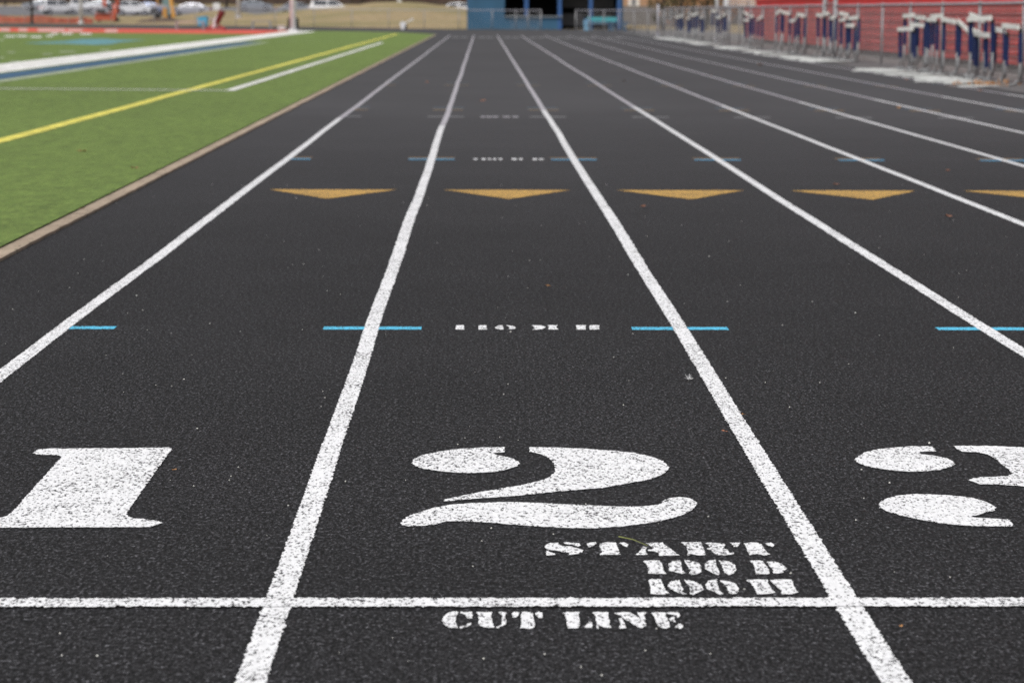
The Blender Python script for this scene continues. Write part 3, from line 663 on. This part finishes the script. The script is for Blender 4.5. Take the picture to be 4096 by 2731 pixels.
mb = MB(); mb.box(-.4, Wd+.4, -.6, Dp+.4, Hh, Hh+.14); mb.build('roof', 'roof_grey', bb)
# turquoise picnic table and blue bench
def table(loc, label, m1, m2, w_, cat='table'):
    r = empty('picnic_table', loc); tag(r, label, cat)
    mb = MB(); mb.box(-w_/2, w_/2, -.4, .4, .68, .75); mb.build('table_top', m1, r, bevel=.01)
    mb = MB(); mb.box(-w_/2, w_/2, -.42, -.40, .52, .69); mb.build('apron', m1, r)
    for s in (-1, 1):
        mb = MB(); mb.box(-w_/2-.1, w_/2+.1, s*.72-.14, s*.72+.14, .40, .45); mb.build('bench', m2, r, bevel=.01)
        mb = MB(); x = s*w_*.38; mb.box(x-.05, x+.05, -.75, .75, .34, .40); mb.tube([(x, -.6, 0), (x, -.2, .7)], .04, 8); mb.tube([(x, .6, 0), (x, .2, .7)], .04, 8); mb.build('leg', m2, r)
    return r
q = atY(2408, 120, 133); table((q.x, 133.5, .0), 'turquoise picnic table behind the slanting fence', 'turquoise', 'pale_blue', 1.7)
q = atY(2470, 120, 131); b_ = empty('bench', (q.x, 131, 0)); tag(b_, 'dark blue bench right of the turquoise table', 'bench')
mb = MB(); mb.box(-.65, .65, -.18, .18, .42, .48); mb.build('seat', 'table_blue', b_)
for x in (-.45, .42): mb = MB(); mb.box(x-.05, x+.05, -.15, .15, 0, .42); mb.build('leg', 'table_blue', b_)
q = atY(2270, 120, 137); b_ = empty('litter_bin', (q.x+1.0, 133, 0)); tag(b_, 'pale blue bin left of the turquoise table', 'bin')
mb = MB(); mb.tube([(0, 0, 0), (0, 0, .6)], .2, 14, .24); mb.build('body', 'pale_blue', b_)
mb = MB(); mb.tube([(0, 0, .6), (0, 0, .66)], .26, 14, .2); mb.build('lid', 'table_blue', b_)
# brick building behind
br = empty('brick_building', (9.2, 163, 0)); tag(br, 'tan brick building with a white framed window right of the blue one', 'building')
mb = MB(); mb.box(0, 4.1, 0, .2, 0, 4); mb.box(0, .2, .2, 8, 0, 4); mb.box(3.9, 4.1, .2, 8, 0, 4); mb.box(0, 4.1, 8, 8.2, 0, 4); mb.build('wall', 'brick_wall', br)
mb = MB(); mb.box(-.3, 4.4, -.4, 8.5, 4, 4.2); mb.build('roof', 'roof_grey', br)
q = atY(2535, 15, 163); x = q.x-9.2
wf = MB(); wf.box(x-.40, x-.16, -.06, 0, 1.45, 2.7); wf.box(x+.16, x+.40, -.06, 0, 1.45, 2.7); wf.box(x-.16, x+.16, -.05, 0, 1.38, 1.5); wf = wf.build('window', 'window_white', br)
MB().box(x-.16, x+.16, -.03, 0, 1.5, 2.7).build('pane', 'interior_grey', wf)
MB().box(x-.45, x+.45, -.1, 0, 1.2, 1.37).build('sill', 'shutter_dark', wf)
# ================================================================== FAR FURNITURE
def bench(loc, L, label, back=False):
    r = empty('bench', loc); tag(r, label, 'bench', 'aluminium benches at the far end of the field')
    MB().box(0, L, -.15, .15, .40, .46).build('seat', 'pale_concrete', r, bevel=.01)
    for x in (.06, L-.06):
        mb = MB(); mb.box(x-.05, x+.05, -.14, .14, 0, .40); mb.build('leg', 'steel', r)
q = atg(703, 123); bench((q.x, q.y, q.z), 1.45, 'pale aluminium bench left of the blue bin')
q = atg(985, 119); bench((q.x, q.y+3, q.z), 1.1, 'short pale bench between the blocking sled and the thick white pole')
q = atg(1135, 124); b_ = empty('equipment_box', (q.x-.1, q.y, q.z)); tag(b_, 'small white box left of the thick white pole', 'box')
MB().box(-.2, .2, -.15, .15, 0, .22).build('body', 'white_metal', b_, bevel=.05); MB().box(-.22, .22, -.17, .17, .222, .26).build('lid', 'white_metal', b_, bevel=.01)
q = atY(811, 103, 150.5); b_ = empty('storage_bin', (q.x, 150.5, H(q.x, 150))); tag(b_, 'bright blue storage bin beside the far side of the track', 'bin')
MB().add([(-.3,-.25,0),(.3,-.25,0),(.3,.25,0),(-.3,.25,0),(-.33,-.28,.5),(.33,-.28,.58),(.33,.28,.58),(-.33,.28,.5)], [(0,3,2,1),(0,1,5,4),(1,2,6,5),(2,3,7,6),(3,0,4,7),(4,5,6,7)]).build('body', 'cyan_plastic', b_, bevel=.03)
MB().add([(-.35,-.3,.505),(.35,-.3,.585),(.35,.3,.585),(-.35,.3,.505),(-.35,-.3,.54),(.35,-.3,.62),(.35,.3,.62),(-.35,.3,.54)], [(0,3,2,1),(0,1,5,4),(1,2,6,5),(2,3,7,6),(3,0,4,7),(4,5,6,7)]).build('lid', 'cyan_plastic', b_)
q = atg(865, 125); s_ = empty('blocking_sled', (q.x, q.y, q.z)); tag(s_, 'football blocking sled with dark red pad and red skids at the end zone edge', 'blocking sled')
mb = MB(); mb.box(-.45, -.35, -.6, .6, .02, .10); mb.box(.35, .45, -.6, .6, .02, .10); mb.box(-.45, .45, -.1, .1, .10, .17); mb.tube([(-.4, 0, .1), (0, .1, .4)], .05, 8); mb.tube([(.4, 0, .1), (0, .1, .4)], .05, 8); mb.build('skid', 'sled_red', s_)
mb = MB(); mb.tube([(-.12, 0, .12), (-.06, 0, .5), (.1, -.05, .78)], .085, 10, .06); mb.build('upright', 'pole_lilac', s_)
mb = MB(); mb.tube([(-.35, 0, .58), (.05, 0, .52)], .05, 8); mb.build('arm', 'steel', s_)
mb = MB(); mb.tube([(.10, -.1, .42), (.16, -.12, .62), (.28, -.15, .86), (.34, -.15, 1.0)], .11, 12, .19); mb.build('pad', 'dark_red', s_, True)
q = atg(1632, 119); s_ = empty('line_marker', (q.x-.3, q.y, 0)); tag(s_, 'small white wheeled line marking cart on the track in front of the tan hill', 'cart')
mb = MB(); mb.tube([(0, -.12, .3), (0, .12, .3)], .17, 14); mb.build('tank', 'white_metal', s_)
for s in (-1, 1): mb = MB(); mb.tube([(0, s*.17, .11), (0, s*.21, .11)], .11, 14); mb.build('wheel', 'white_metal', s_)
mb = MB(); mb.tube([(.1, 0, .35), (.35, 0, .5), (.55, 0, .60)], .03, 8); mb.tube([(.55, -.2, .6), (.55, .2, .6)], .06, 8); mb.build('handle', 'white_metal', s_)
mb = MB(); mb.box(.08, .25, -.1, .1, .02, .3); mb.build('tray', 'black_plastic', s_)
# small white sign on a post
q = atY(866, 28, 196); s_ = empty('notice_board', (q.x, 196, G(q.x, 196))); tag(s_, 'small square white sign right of the silver car', 'sign')
zb = q.z-G(q.x, 196)
MB().box(-.3, .3, -.02, .02, zb-.3, zb+.3).build('panel', 'white_metal', s_, bevel=.01); mb = MB(); mb.tube([(0, .045, -.1), (0, .045, zb+.2)], .022, 8); mb.build('post', 'steel', s_)
# orange safety netting
nb = MB(); a0, a1 = atY(-20, 90, 158.5), atY(372, 96, 158.5)
def nz(x):
    t = (x-a0.x)/(a1.x-a0.x); return .50-.14*abs(math.sin(t*7))-.28*max(0, t-.55)
for k in range(9):
    pts = []
    for i in range(81):
        x = a0.x+(a1.x-a0.x)*i/80; pts.append((x, 158.5+.05*math.sin(i*.7), G(x, 158.5)+.02+(nz(x))*k/8))
    vs = []; 
    for p in pts: vs += [(p[0], p[1], p[2]-.022), (p[0], p[1], p[2]+.022)]
    nb.add(vs, [(2*i, 2*i+2, 2*i+3, 2*i+1) for i in range(80)])
for i in range(110):
    x = a0.x+(a1.x-a0.x)*i/110; g0 = G(x, 158.5)
    nb.add([(x, 158.51, g0), (x+.03, 158.51, g0), (x+.03, 158.51, g0+nz(x)), (x, 158.51, g0+nz(x))], [(0, 1, 2, 3)])
nt_ = empty('safety_netting', (0, 0, 0)); tag(nt_, 'sagging orange plastic safety netting behind the far fence on the left', 'netting')
nb.build('netting', 'safety_orange', nt_)
for i in range(5):
    x = a0.x+(a1.x-a0.x)*i/4; mb = MB(); mb.tube([(x, 158.6, G(x, 158.5)-.1), (x, 158.6, G(x, 158.5)+.6)], .015, 6); mb.build('stake', 'steel', nt_)
# dirt heap
def heap(px0, px1, Y, h, name, label, mat):
    a, b = atY(px0, 90, Y).x, atY(px1, 90, Y).x; n = 26; mb = MB(); vs = []
    for j in range(11):
        for i in range(n+1):
            u = i/n; v = j/10; x = a+(b-a)*u; y = Y-1.2+2.4*v
            vs.append((x, y, G(x, y)-.03+h*(math.sin(math.pi*u)*math.sin(math.pi*v))**.7*(.75+.5*mnoise.noise(Vector((x*1.5, y*1.5, 4))))))
    mb.add(vs, [(j*(n+1)+i, j*(n+1)+i+1, (j+1)*(n+1)+i+1, (j+1)*(n+1)+i) for j in range(10) for i in range(n)])
    o = mb.build(name, mat, None, True); tag(o, label, 'dirt', kind='stuff')
heap(545, 715, 163, .42, 'dirt_heap', 'low heap of brown earth under the yellow excavator', 'dirt')
# ---- construction machines
def machine(name, px0, px1, Y, body, canopy, label, mirror=1):
    a, b = atY(px0, 90, Y), atY(px1, 90, Y); cx = (a.x+b.x)/2; r = empty(name, (cx, Y, G(cx, Y))); tag(r, label, 'excavator'); s = (b.x-a.x)/1.7; return r, s
r, s = machine('mini_excavator', 385, 478, 166, 0, 0, 'orange mini excavator with cab frame and grey bucket behind the far fence')
z0 = 0
for x in (-.62, .62):
    mb = MB(); mb.box(x-.14, x+.14, -.8, .8, 0, .30); mb.build('track_belt', 'tyre', r, bevel=.1)
mb = MB(); mb.box(-.78, .55, -.5, .7, .30, .72); mb.build('body', 'orange', r, bevel=.08)
mb = MB(); mb.box(-.80, -.05+.7, -.95, -.75, .10, .42); mb.build('blade', 'orange', r, bevel=.02)
mb = MB()
for x in (-.22, .72):
    for y in (-.3, .5): mb.box(x-.07, x+.07, y-.05, y+.05, .6, 1.85)
mb.box(-.32, .82, -.42, .62, 1.85, 2.0); mb.box(-.3, .8, .45, .55, .6, 1.0); mb.build('cab_frame', 'orange', r, bevel=.02)
mb = MB(); mb.box(-.1, .5, .1, .3, .75, 1.25); mb.build('seat', 'interior_dark', r)
mb = MB()
vs = []; n = 14
for j, y in enumerate((-1.15, -.75)):
    for i in range(n+1):
        th = math.pi*i/n; vs.append((-.30-.60*math.cos(th), y, .62+.46*math.sin(th)))
mb.add(vs, [(i, i+1, n+1+i+1, n+1+i) for i in range(n)]+[tuple(range(n, -1, -1)), tuple(range(n+1, 2*n+2))]); mb.build('bucket', 'bucket_grey', r)
MB().box(-.62, .05, -1.17, -1.14, .66, .86).build('mouth_shade', 'interior_dark', r)  # dark plate painted as the shade inside the bucket opening
mb = MB(); mb.tube([(.62, -.7, .1), (.66, -.8, .6), (.5, -.3, 1.2)], .10, 8); mb.build('boom', 'orange', r)
r, s = machine('mini_excavator', 612, 700, 166, 0, 0, 'yellow mini excavator with canopy and dark bucket on the earth heap')
for x in (-.45, .5):
    mb = MB(); mb.box(x-.14, x+.14, -.7, .8, .1, .42); mb.build('track_belt', 'tyre', r, bevel=.1)
mb = MB(); mb.box(-.75, .35, -.3, .6, .92, 1.12); mb.build('deck', 'bucket_grey', r, bevel=.02)
mb = MB(); mb.box(-.1, .35, -.2, .5, .3, .92); mb.build('body', 'tan_orange', r, bevel=.05)
mb = MB(); mb.tube([(.55, -.4, 1.9), (.60, -.5, 1.3), (.72, -.6, .75), (.80, -.65, .22)], .12, 8, .15); mb.tube([(.15, -.45, .9), (.2, -.5, .2)], .13, 8); mb.build('boom', 'machine_yellow', r)
mb = MB()
for x in (-.5, .62): mb.box(x-.05, x+.05, .3, .4, 1.1, 1.85)
mb.box(-.62, .8, -.3, .6, 1.85, 1.97); mb.build('canopy', 'machine_yellow', r, bevel=.02)
MB().box(-.02, .45, -.32, -.29, 1.1, 1.7).build('windscreen', 'glass_teal', r); MB().box(.30, .48, -.42, -.34, .3, 1.1).build('hose_cover', 'glass_teal', r)
MB().box(-.85, -.42, -.9, -.5, .45, .88).build('bucket', 'interior_dark', r, bevel=.04)
# ---- cars
def make_car(name, loc, rz, kind, paint, label, L=4.6):
    r = empty(name, loc, rz); tag(r, label, 'car', 'cars in the parking lot')
    Wc = .9
    if kind == 'sedan': low = [(-2.3,.35),(-2.32,.7),(-2.2,.92),(-1.5,1.0),(1.0,.98),(1.9,.86),(2.28,.66),(2.3,.35)]; cab = [(-1.75,.98),(-1.0,1.38),(-.2,1.45),(.5,1.38),(1.25,.95)]
    elif kind == 'suv': low = [(-2.2,.38),(-2.25,.8),(-2.2,1.05),(1.1,1.08),(1.95,.98),(2.2,.75),(2.22,.38)]; cab = [(-2.15,1.04),(-1.85,1.62),(-.6,1.72),(.4,1.66),(1.25,1.05)]
    else: low = [(-2.7,.5),(-2.75,1.05),(-.9,1.08),(1.1,1.1),(2.4,1.02),(2.65,.8),(2.66,.5)]; cab = [(-1.1,1.07),(-.95,1.75),(.5,1.8),(1.2,1.09)]
    k = L/4.6
    def prism(pts, w0, w1f=None):
        mb = MB(); n = len(pts); zb = min(p[1] for p in pts); zt = max(p[1] for p in pts)
        def ww(z): return w0 if w1f is None else w0+(w1f-w0)*(z-zb)/(zt-zb)
        vs = [(x*k, -ww(z), z) for x, z in pts]+[(x*k, ww(z), z) for x, z in pts]
        mb.add(vs, [tuple(range(n)), tuple(range(2*n-1, n-1, -1))]+[(i, (i+1) % n, n+(i+1) % n, n+i) for i in range(n)]); return mb
    prism(low, Wc).build('body', paint, r, bevel=.05)
    prism(cab, Wc-.04, .62).build('roof', paint, r, bevel=.03)
    zt = max(p[1] for p in cab); zb = min(p[1] for p in cab)
    for sgn in (-1, 1):
        x0, x1 = cab[0][0]*k*.80, cab[-1][0]*k*.78; xm0, xm1 = cab[1][0]*k, cab[-2][0]*k
        def yy(z): return sgn*((Wc-.04)+(.62-(Wc-.04))*(z-zb)/(zt-zb)+.012)
        za, zc = zb+.07, zt-.11
        for (p0, p1, q0, q1) in ((x0, (x0+x1)/2-.05, xm0*.95, (x0+x1)/2-.05), ((x0+x1)/2+.05, x1, (x0+x1)/2+.05, xm1*1.05)):
            MB().add([(p0, yy(za), za), (p1, yy(za), za), (q1, yy(zc), zc), (q0, yy(zc), zc)], [(0, 1, 2, 3)]).build('side_window', 'glass_dark', r)
    for (i, j) in ((0, 1), (len(cab)-1, len(cab)-2)):
        a, b = cab[i], cab[j]; o = -.015 if i == 0 else .015
        p = [(a[0]*k*.97+o*3, -.72, a[1]+.08), (a[0]*k*.97+o*3, .72, a[1]+.08), (b[0]*k+o*2, .55, b[1]-.03), (b[0]*k+o*2, -.55, b[1]-.03)]
        MB().add(p, [(0, 1, 2, 3)]).build('windscreen', 'glass_dark', r)
    for x in (-1.4*k, 1.4*k):
        for sgn in (-1, 1):
            mb = MB(); mb.tube([(x, sgn*.72, .33), (x, sgn*.93, .33)], .33, 18); wh = mb.build('wheel', 'tyre', r)
            mb = MB(); mb.tube([(x, sgn*.93, .33), (x, sgn*.945, .33)], .19, 14); mb.build('hub', 'car_silver', wh)
    for sgn in (-1, 1):
        MB().box((low[1][0])*k-.03, low[1][0]*k+.12, sgn*.74-.13, sgn*.74+.13, .68, .84).build('tail_light', 'lamp_red', r)
        MB().box(low[-2][0]*k-.06, low[-2][0]*k+.05, sgn*.70-.15, sgn*.70+.15, .60, .74).build('headlight', 'glass_teal', r)
    return r
def carat(px, Y, **kw):
    q = atY(px, 60, Y); return make_car('parked_car', (q.x, Y, G(q.x, Y)+.05), **kw)
carat(762, 275, rz=math.radians(177), kind='sedan', paint='car_silver', label='silver sedan seen side on in the parking lot', L=5.0)
carat(535, 272, rz=math.radians(5), kind='suv', paint='car_white', label='white hatchback parked between the orange and yellow machines', L=4.4)
carat(590, 281, rz=math.radians(175), kind='sedan', paint='car_blue', label='bluish car partly hidden behind the white hatchback')
carat(236, 282, rz=math.radians(28), kind='suv', paint='car_white', label='white car with red tail light behind the netting', L=4.6)
carat(322, 290, rz=math.radians(6), kind='pickup', paint='car_white', label='white pickup behind the white pole', L=4.8)
carat(400, 297, rz=math.radians(170), kind='sedan', paint='car_grey', label='grey car at the back left of the orange excavator')
carat(165, 300, rz=math.radians(172), kind='sedan', paint='car_grey', label='grey car at the back behind the black pole')
carat(1192, 244, rz=math.radians(8), kind='sedan', paint='car_grey', label='grey car half hidden by the hill left of the white van')
carat(1325, 236, rz=math.radians(4), kind='suv', paint='car_white', label='white car showing its roof over the hilltop', L=4.7)
carat(1840, 236, rz=math.radians(4), kind='sedan', paint='car_white', label='white car roof just left of the blue building')
carat(1020, 300, rz=math.radians(4), kind='sedan', paint='car_grey', label='grey car far back near the tree trunks')
# ================================================================== TREES
def bare_tree(loc, h, r0, label, name='bare_tree', seed=0):
    rnd = random.Random(seed); t = empty(name, loc); tag(t, label, 'tree', 'bare trees behind the parking lot')
    pts = [Vector((0, 0, -.4))]
    for i in range(1, 7): pts.append(Vector((rnd.uniform(-.12, .12)*i, rnd.uniform(-.12, .12)*i, h*i/6)))
    mb = MB(); mb.tube(pts, r0, 10, r0*.25); mb.build('trunk', 'bark', t, True)
    mb = MB()
    for i in range(26):
        k = rnd.uniform(1.2, 5.8); a = pts[int(k)].lerp(pts[min(6, int(k)+1)], k-int(k)); th = rnd.uniform(0, 6.28); L = rnd.uniform(1, 3.2)
        p1 = a+Vector((math.cos(th)*L*.5, math.sin(th)*L*.5, L*.35)); p2 = a+Vector((math.cos(th+.3)*L, math.sin(th+.3)*L, L*.8)); mb.tube([a, p1, p2], r0*.22, 5, .015)
        for q_ in range(4):
            u = rnd.uniform(.3, 1); b0 = a.lerp(p2, u); th2 = th+rnd.uniform(-1.2, 1.2); mb.tube([b0, b0+Vector((math.cos(th2)*.8, math.sin(th2)*.8, rnd.uniform(.1, .8)))], .02, 4, .008)
    mb.build('crown', 'twig', t)
tl = [(20, 'far left above the netting'), (210, 'left of the white pole'), (372, 'left of the orange cab'), (505, 'right of the orange cab'), (590, 'left of the yellow canopy'), (735, 'above the silver car'), (905, 'left of the lamp pole'), (1000, 'right of the lamp pole'), (1075, 'left of the thick white pole'), (1230, 'right of the thick white pole'), (1450, 'above the left shoulder of the hill'), (1560, 'above the hilltop')]
for i, (px, where) in enumerate(tl):
    Y = 326+(i*37 % 11); q = atY(px, 20, Y); bare_tree((q.x, Y, G(q.x, Y)), 11+i % 3, .16+.04*(i % 4), 'bare brown tree trunk '+where, seed=i)
wd = MB(); rnd = random.Random(3)
for i in range(900):
    x = rnd.uniform(-95, 30); y = rnd.uniform(332, 400); z = G(x, y); hh = rnd.uniform(6, 12); r0 = rnd.uniform(.06, .22)
    lx, ly = rnd.uniform(-.5, .5), rnd.uniform(-.5, .5); wd.tube([(x, y, z-.3), (x+lx*.5, y+ly*.5, z+hh*.5), (x+lx, y+ly, z+hh)], r0, 5, r0*.3, cap=False)
    if i % 2 == 0:
        for k in range(7):
            th = rnd.uniform(0, 6.28); zz = z+rnd.uniform(.3, 5); L = rnd.uniform(.5, 2); wd.tube([(x, y, zz), (x+math.cos(th)*L, y+math.sin(th)*L, zz+L*.6)], .025, 3, .01, cap=False)
wo_ = wd.build('woods', 'bark'); tag(wo_, 'brown leafless wood behind the parking lot', 'woods', kind='stuff')
# shrubs and small autumn trees right of the brick building
def shrub(loc, h, wdt, label, mat, seed):
    rnd = random.Random(seed); t = empty('autumn_tree', loc); tag(t, label, 'tree', 'autumn trees behind the right-hand fence')
    mb = MB(); mb.tube([(0, 0, -.2), (.05, 0, h*.5), (0, .05, h)], .14, 8, .03)
    for i in range(7):
        th = rnd.uniform(0, 6.28); z = rnd.uniform(.2, .7)*h; mb.tube([(0, 0, z), (math.cos(th)*wdt*.4, math.sin(th)*wdt*.4, z+.5*wdt)], .05, 5, .01)
    mb.build('trunk', 'bark', t)
    mb = MB()
    for i in range(1500):
        th = rnd.uniform(0, 6.28); ph = rnd.uniform(-1, 1); rr = wdt*.5*rnd.uniform(.35, 1)**.5
        c = Vector((math.cos(th)*math.sqrt(1-ph*ph)*rr, math.sin(th)*math.sqrt(1-ph*ph)*rr, h*.55+ph*h*.47)); c += Vector([rnd.gauss(0, .08) for _ in range(3)])
        if mnoise.noise(c*1.6+Vector((seed*5, 0, 0))) < -.12: continue
        s = rnd.uniform(.05, .13); a = Vector([rnd.gauss(0, 1) for _ in range(3)]).normalized(); b = a.orthogonal().normalized(); d = a.cross(b)
        mb.add([c-b*s, c+d*s*.6, c+b*s, c-d*s*.6], [(0, 1, 2, 3)])
    mb.build('crown', mat, t)
simple('foliage_dark', (.09, .075, .035), .9, 0, .4, 2)
sh_ = [(2650, 140, 'foliage_dark', 'dark brown shrub right beside the brick building'), (2690, 150, 'shrub_orange', 'orange autumn tree behind the corner post'), (2725, 138, 'foliage_dark', 'dark shrub between two orange trees'), (2770, 146, 'shrub_orange', 'wide orange autumn tree left of the slim white pole'), (2825, 140, 'foliage_dark', 'brown tree behind the slim white pole'), (2890, 150, 'shrub_orange', 'orange tree seen through the stair railing')]
for i, (px, Y, mt_, lb) in enumerate(sh_):
    q = atY(px, 20, Y); shrub((q.x, Y, 0), 3.6, 1.9+.4*(i % 2), lb, mt_, i)
# fence slope behind: a low grey retaining wall
rw = MB(); rw.box(9.3, 40, 152, 152.3, 0, 1.45); o = rw.build('retaining_wall', 'gravel_grey'); tag(o, 'low grey wall behind the slanting fence', 'wall')
bk = MB(); bk.box(14, 60, 186, 196, 0, 9); o = bk.build('far_building', 'brick_wall'); tag(o, 'large tan building behind the autumn trees', 'building')

# ================================================================== SMALL THINGS ON THE GROUND
def leaf(px, py, L, mat, label, name='fallen_leaf', seed=0):
    rnd = random.Random(seed); q = atg(px, py); n = 12; vs = [(0, 0, .004)]; a0 = rnd.uniform(0, 6.28)
    for i in range(n):
        th = 2*math.pi*i/n; rr = L*(.32+.18*abs(math.cos(th*2.5)))*(1.5 if i in (0, 6) else 1); x = math.cos(th)*rr; y = math.sin(th)*rr*.7
        vs.append((x*math.cos(a0)-y*math.sin(a0), x*math.sin(a0)+y*math.cos(a0), .003+rnd.uniform(0, L*.28)))
    mb = MB(); mb.add(vs, [(0, 1+i, 1+(i+1) % n) for i in range(n)]); o = mb.build(name, mat, None, True, (q.x, q.y, q.z+(.024 if q.x < -2.25 else .008)))
    tag(o, label, 'leaf', 'fallen leaves'); return o
LV = [(3794, 876, .055, 'dry_leaf', 'reddish brown leaf in the lane right of the third triangle'), (3593, 437, .09, 'leaf_orange', 'orange brown leaf between the outer lanes, largest of them'), (3920, 368, .08, 'dry_leaf', 'pale brown leaf on the outermost lane line by the hurdles'), (3625, 323, .07, 'dry_leaf', 'brown leaf on the outermost line at the nearest hurdle feet'),
 (2845, 305, .06, 'dry_leaf', 'small brown leaf on the fourth lane line, far'), (3040, 264, .12, 'leaf_orange', 'orange leaf lying two lanes from the far hurdles'), (2495, 328, .08, 'leaf_orange', 'faint orange leaf at the left of the middle lanes'), (3345, 745, .05, 'dry_leaf', 'small pinkish leaf just left of the fifth lane line'), (2575, 836, .05, 'dry_leaf', 'tiny red brown leaf under the third triangle'),
 (330, 620, .06, 'leaf_orange', 'orange leaf on the open turf below the yellow line'), (327, 845, .035, 'leaf_orange', 'orange leaf on the turf at the kerb edge'), (540, 690, .05, 'dry_leaf', 'brown leaf on the turf close to the kerb'), (1931, 408, .07, 'dry_leaf', 'reddish leaf in lane 2 beyond the farther hurdle marks'), (1710, 333, .08, 'dry_leaf', 'pale pinkish leaf in lane 1 far up the lane'),
 (3790, 690, .04, 'dry_leaf', 'little brown leaf between the outer lane lines near the yellow triangle row'), (2190, 1155, .022, 'leaf_orange', 'tiny tan leaf scrap ahead of the blue ticks in lane 2'), (2900, 1743, .02, 'dry_leaf', 'small triangular brown leaf scrap beside the right line of lane 2'), (2972, 1674, .016, 'leaf_orange', 'yellowish seed lying on the right line of lane 2'), (3603, 2528, .012, 'leaf_orange', 'pale straw bit at the lower right'), (697, 1898, .018, 'leaf_orange', 'pale yellow crumb right of the numeral 1')]
for i, (px, py, L, mt_, lb) in enumerate(LV): leaf(px, py, L, mt_, lb, seed=i)
# grass blade and feather
a = atg(2475, 2160); b = atg(2590, 2196); mb = MB(); mb.tube([(a.x, a.y, .008), ((a.x+b.x)/2, (a.y+b.y)/2+.002, .011), (b.x, b.y, .008)], .0013, 5, .0006)
tag(mb.build('grass_blade', 'green_blade'), 'green grass blade lying across the word START', 'grass blade')
a = atg(2755, 1524); mb = MB(); rnd = random.Random(5)
for i in range(26):
    th = rnd.uniform(0, 6.28); L = rnd.uniform(.004, .012); mb.tube([(a.x, a.y, .005), (a.x+math.cos(th)*L*1.2, a.y+math.sin(th)*L, .006+abs(rnd.gauss(0, .006)))], .0009, 4, .0004)
mb.tube([(a.x, a.y, .005), (a.x+.001, a.y, .022)], .0011, 4, .0004)
tag(mb.build('downy_feather', 'feather'), 'tiny white downy feather in front of the blue tick in lane 2', 'feather')
# grit
mb = MB(); rnd = random.Random(11)
for i in range(480):
    y = 2.6+rnd.random()**1.5*12; x = rnd.uniform(-2.0-(y*.02), 3.2 if y < 7 else 5.5); s = rnd.uniform(.0009, .0024)*(1 if rnd.random() < .93 else 1.7)
    if y > 6: s *= .95
    c = Vector((x, y, .003+s)); vs = [c+Vector((s*rnd.uniform(.7, 1.4), 0, 0)), c+Vector((-s*rnd.uniform(.7, 1.4), 0, 0)), c+Vector((0, s, 0)), c+Vector((0, -s, 0)), c+Vector((0, 0, s)), c+Vector((0, 0, -s))]
    mb.add(vs, [(0,2,4),(2,1,4),(1,3,4),(3,0,4),(2,0,5),(1,2,5),(3,1,5),(0,3,5)])
tag(mb.build('grit', 'grit'), 'scattered pale sand grains on the black rubber', 'grit', kind='stuff')
# leaf litter caught at the nearest hurdle feet
mb = MB(); rnd = random.Random(2)
for i in range(170):
    x = clampf(rnd.gauss(7.60, .22), 7.1, 8.2); y = clampf(rnd.gauss(34.2, .14), 33.9, 34.7)+(7.6-x)*.1; s = rnd.uniform(.015, .035); c = Vector((x, y, .02+abs(rnd.gauss(0, .03))))
    a = Vector([rnd.gauss(0, 1) for _ in range(3)]).normalized(); b = a.orthogonal().normalized(); d = a.cross(b); mb.add([c-b*s, c+d*s*.6, c+b*s, c-d*s*.6], [(0, 1, 2, 3)])
tag(mb.build('leaf_pile', 'leaf_orange'), 'orange brown leaves gathered at the feet of the nearest hurdles', 'leaves', kind='stuff')
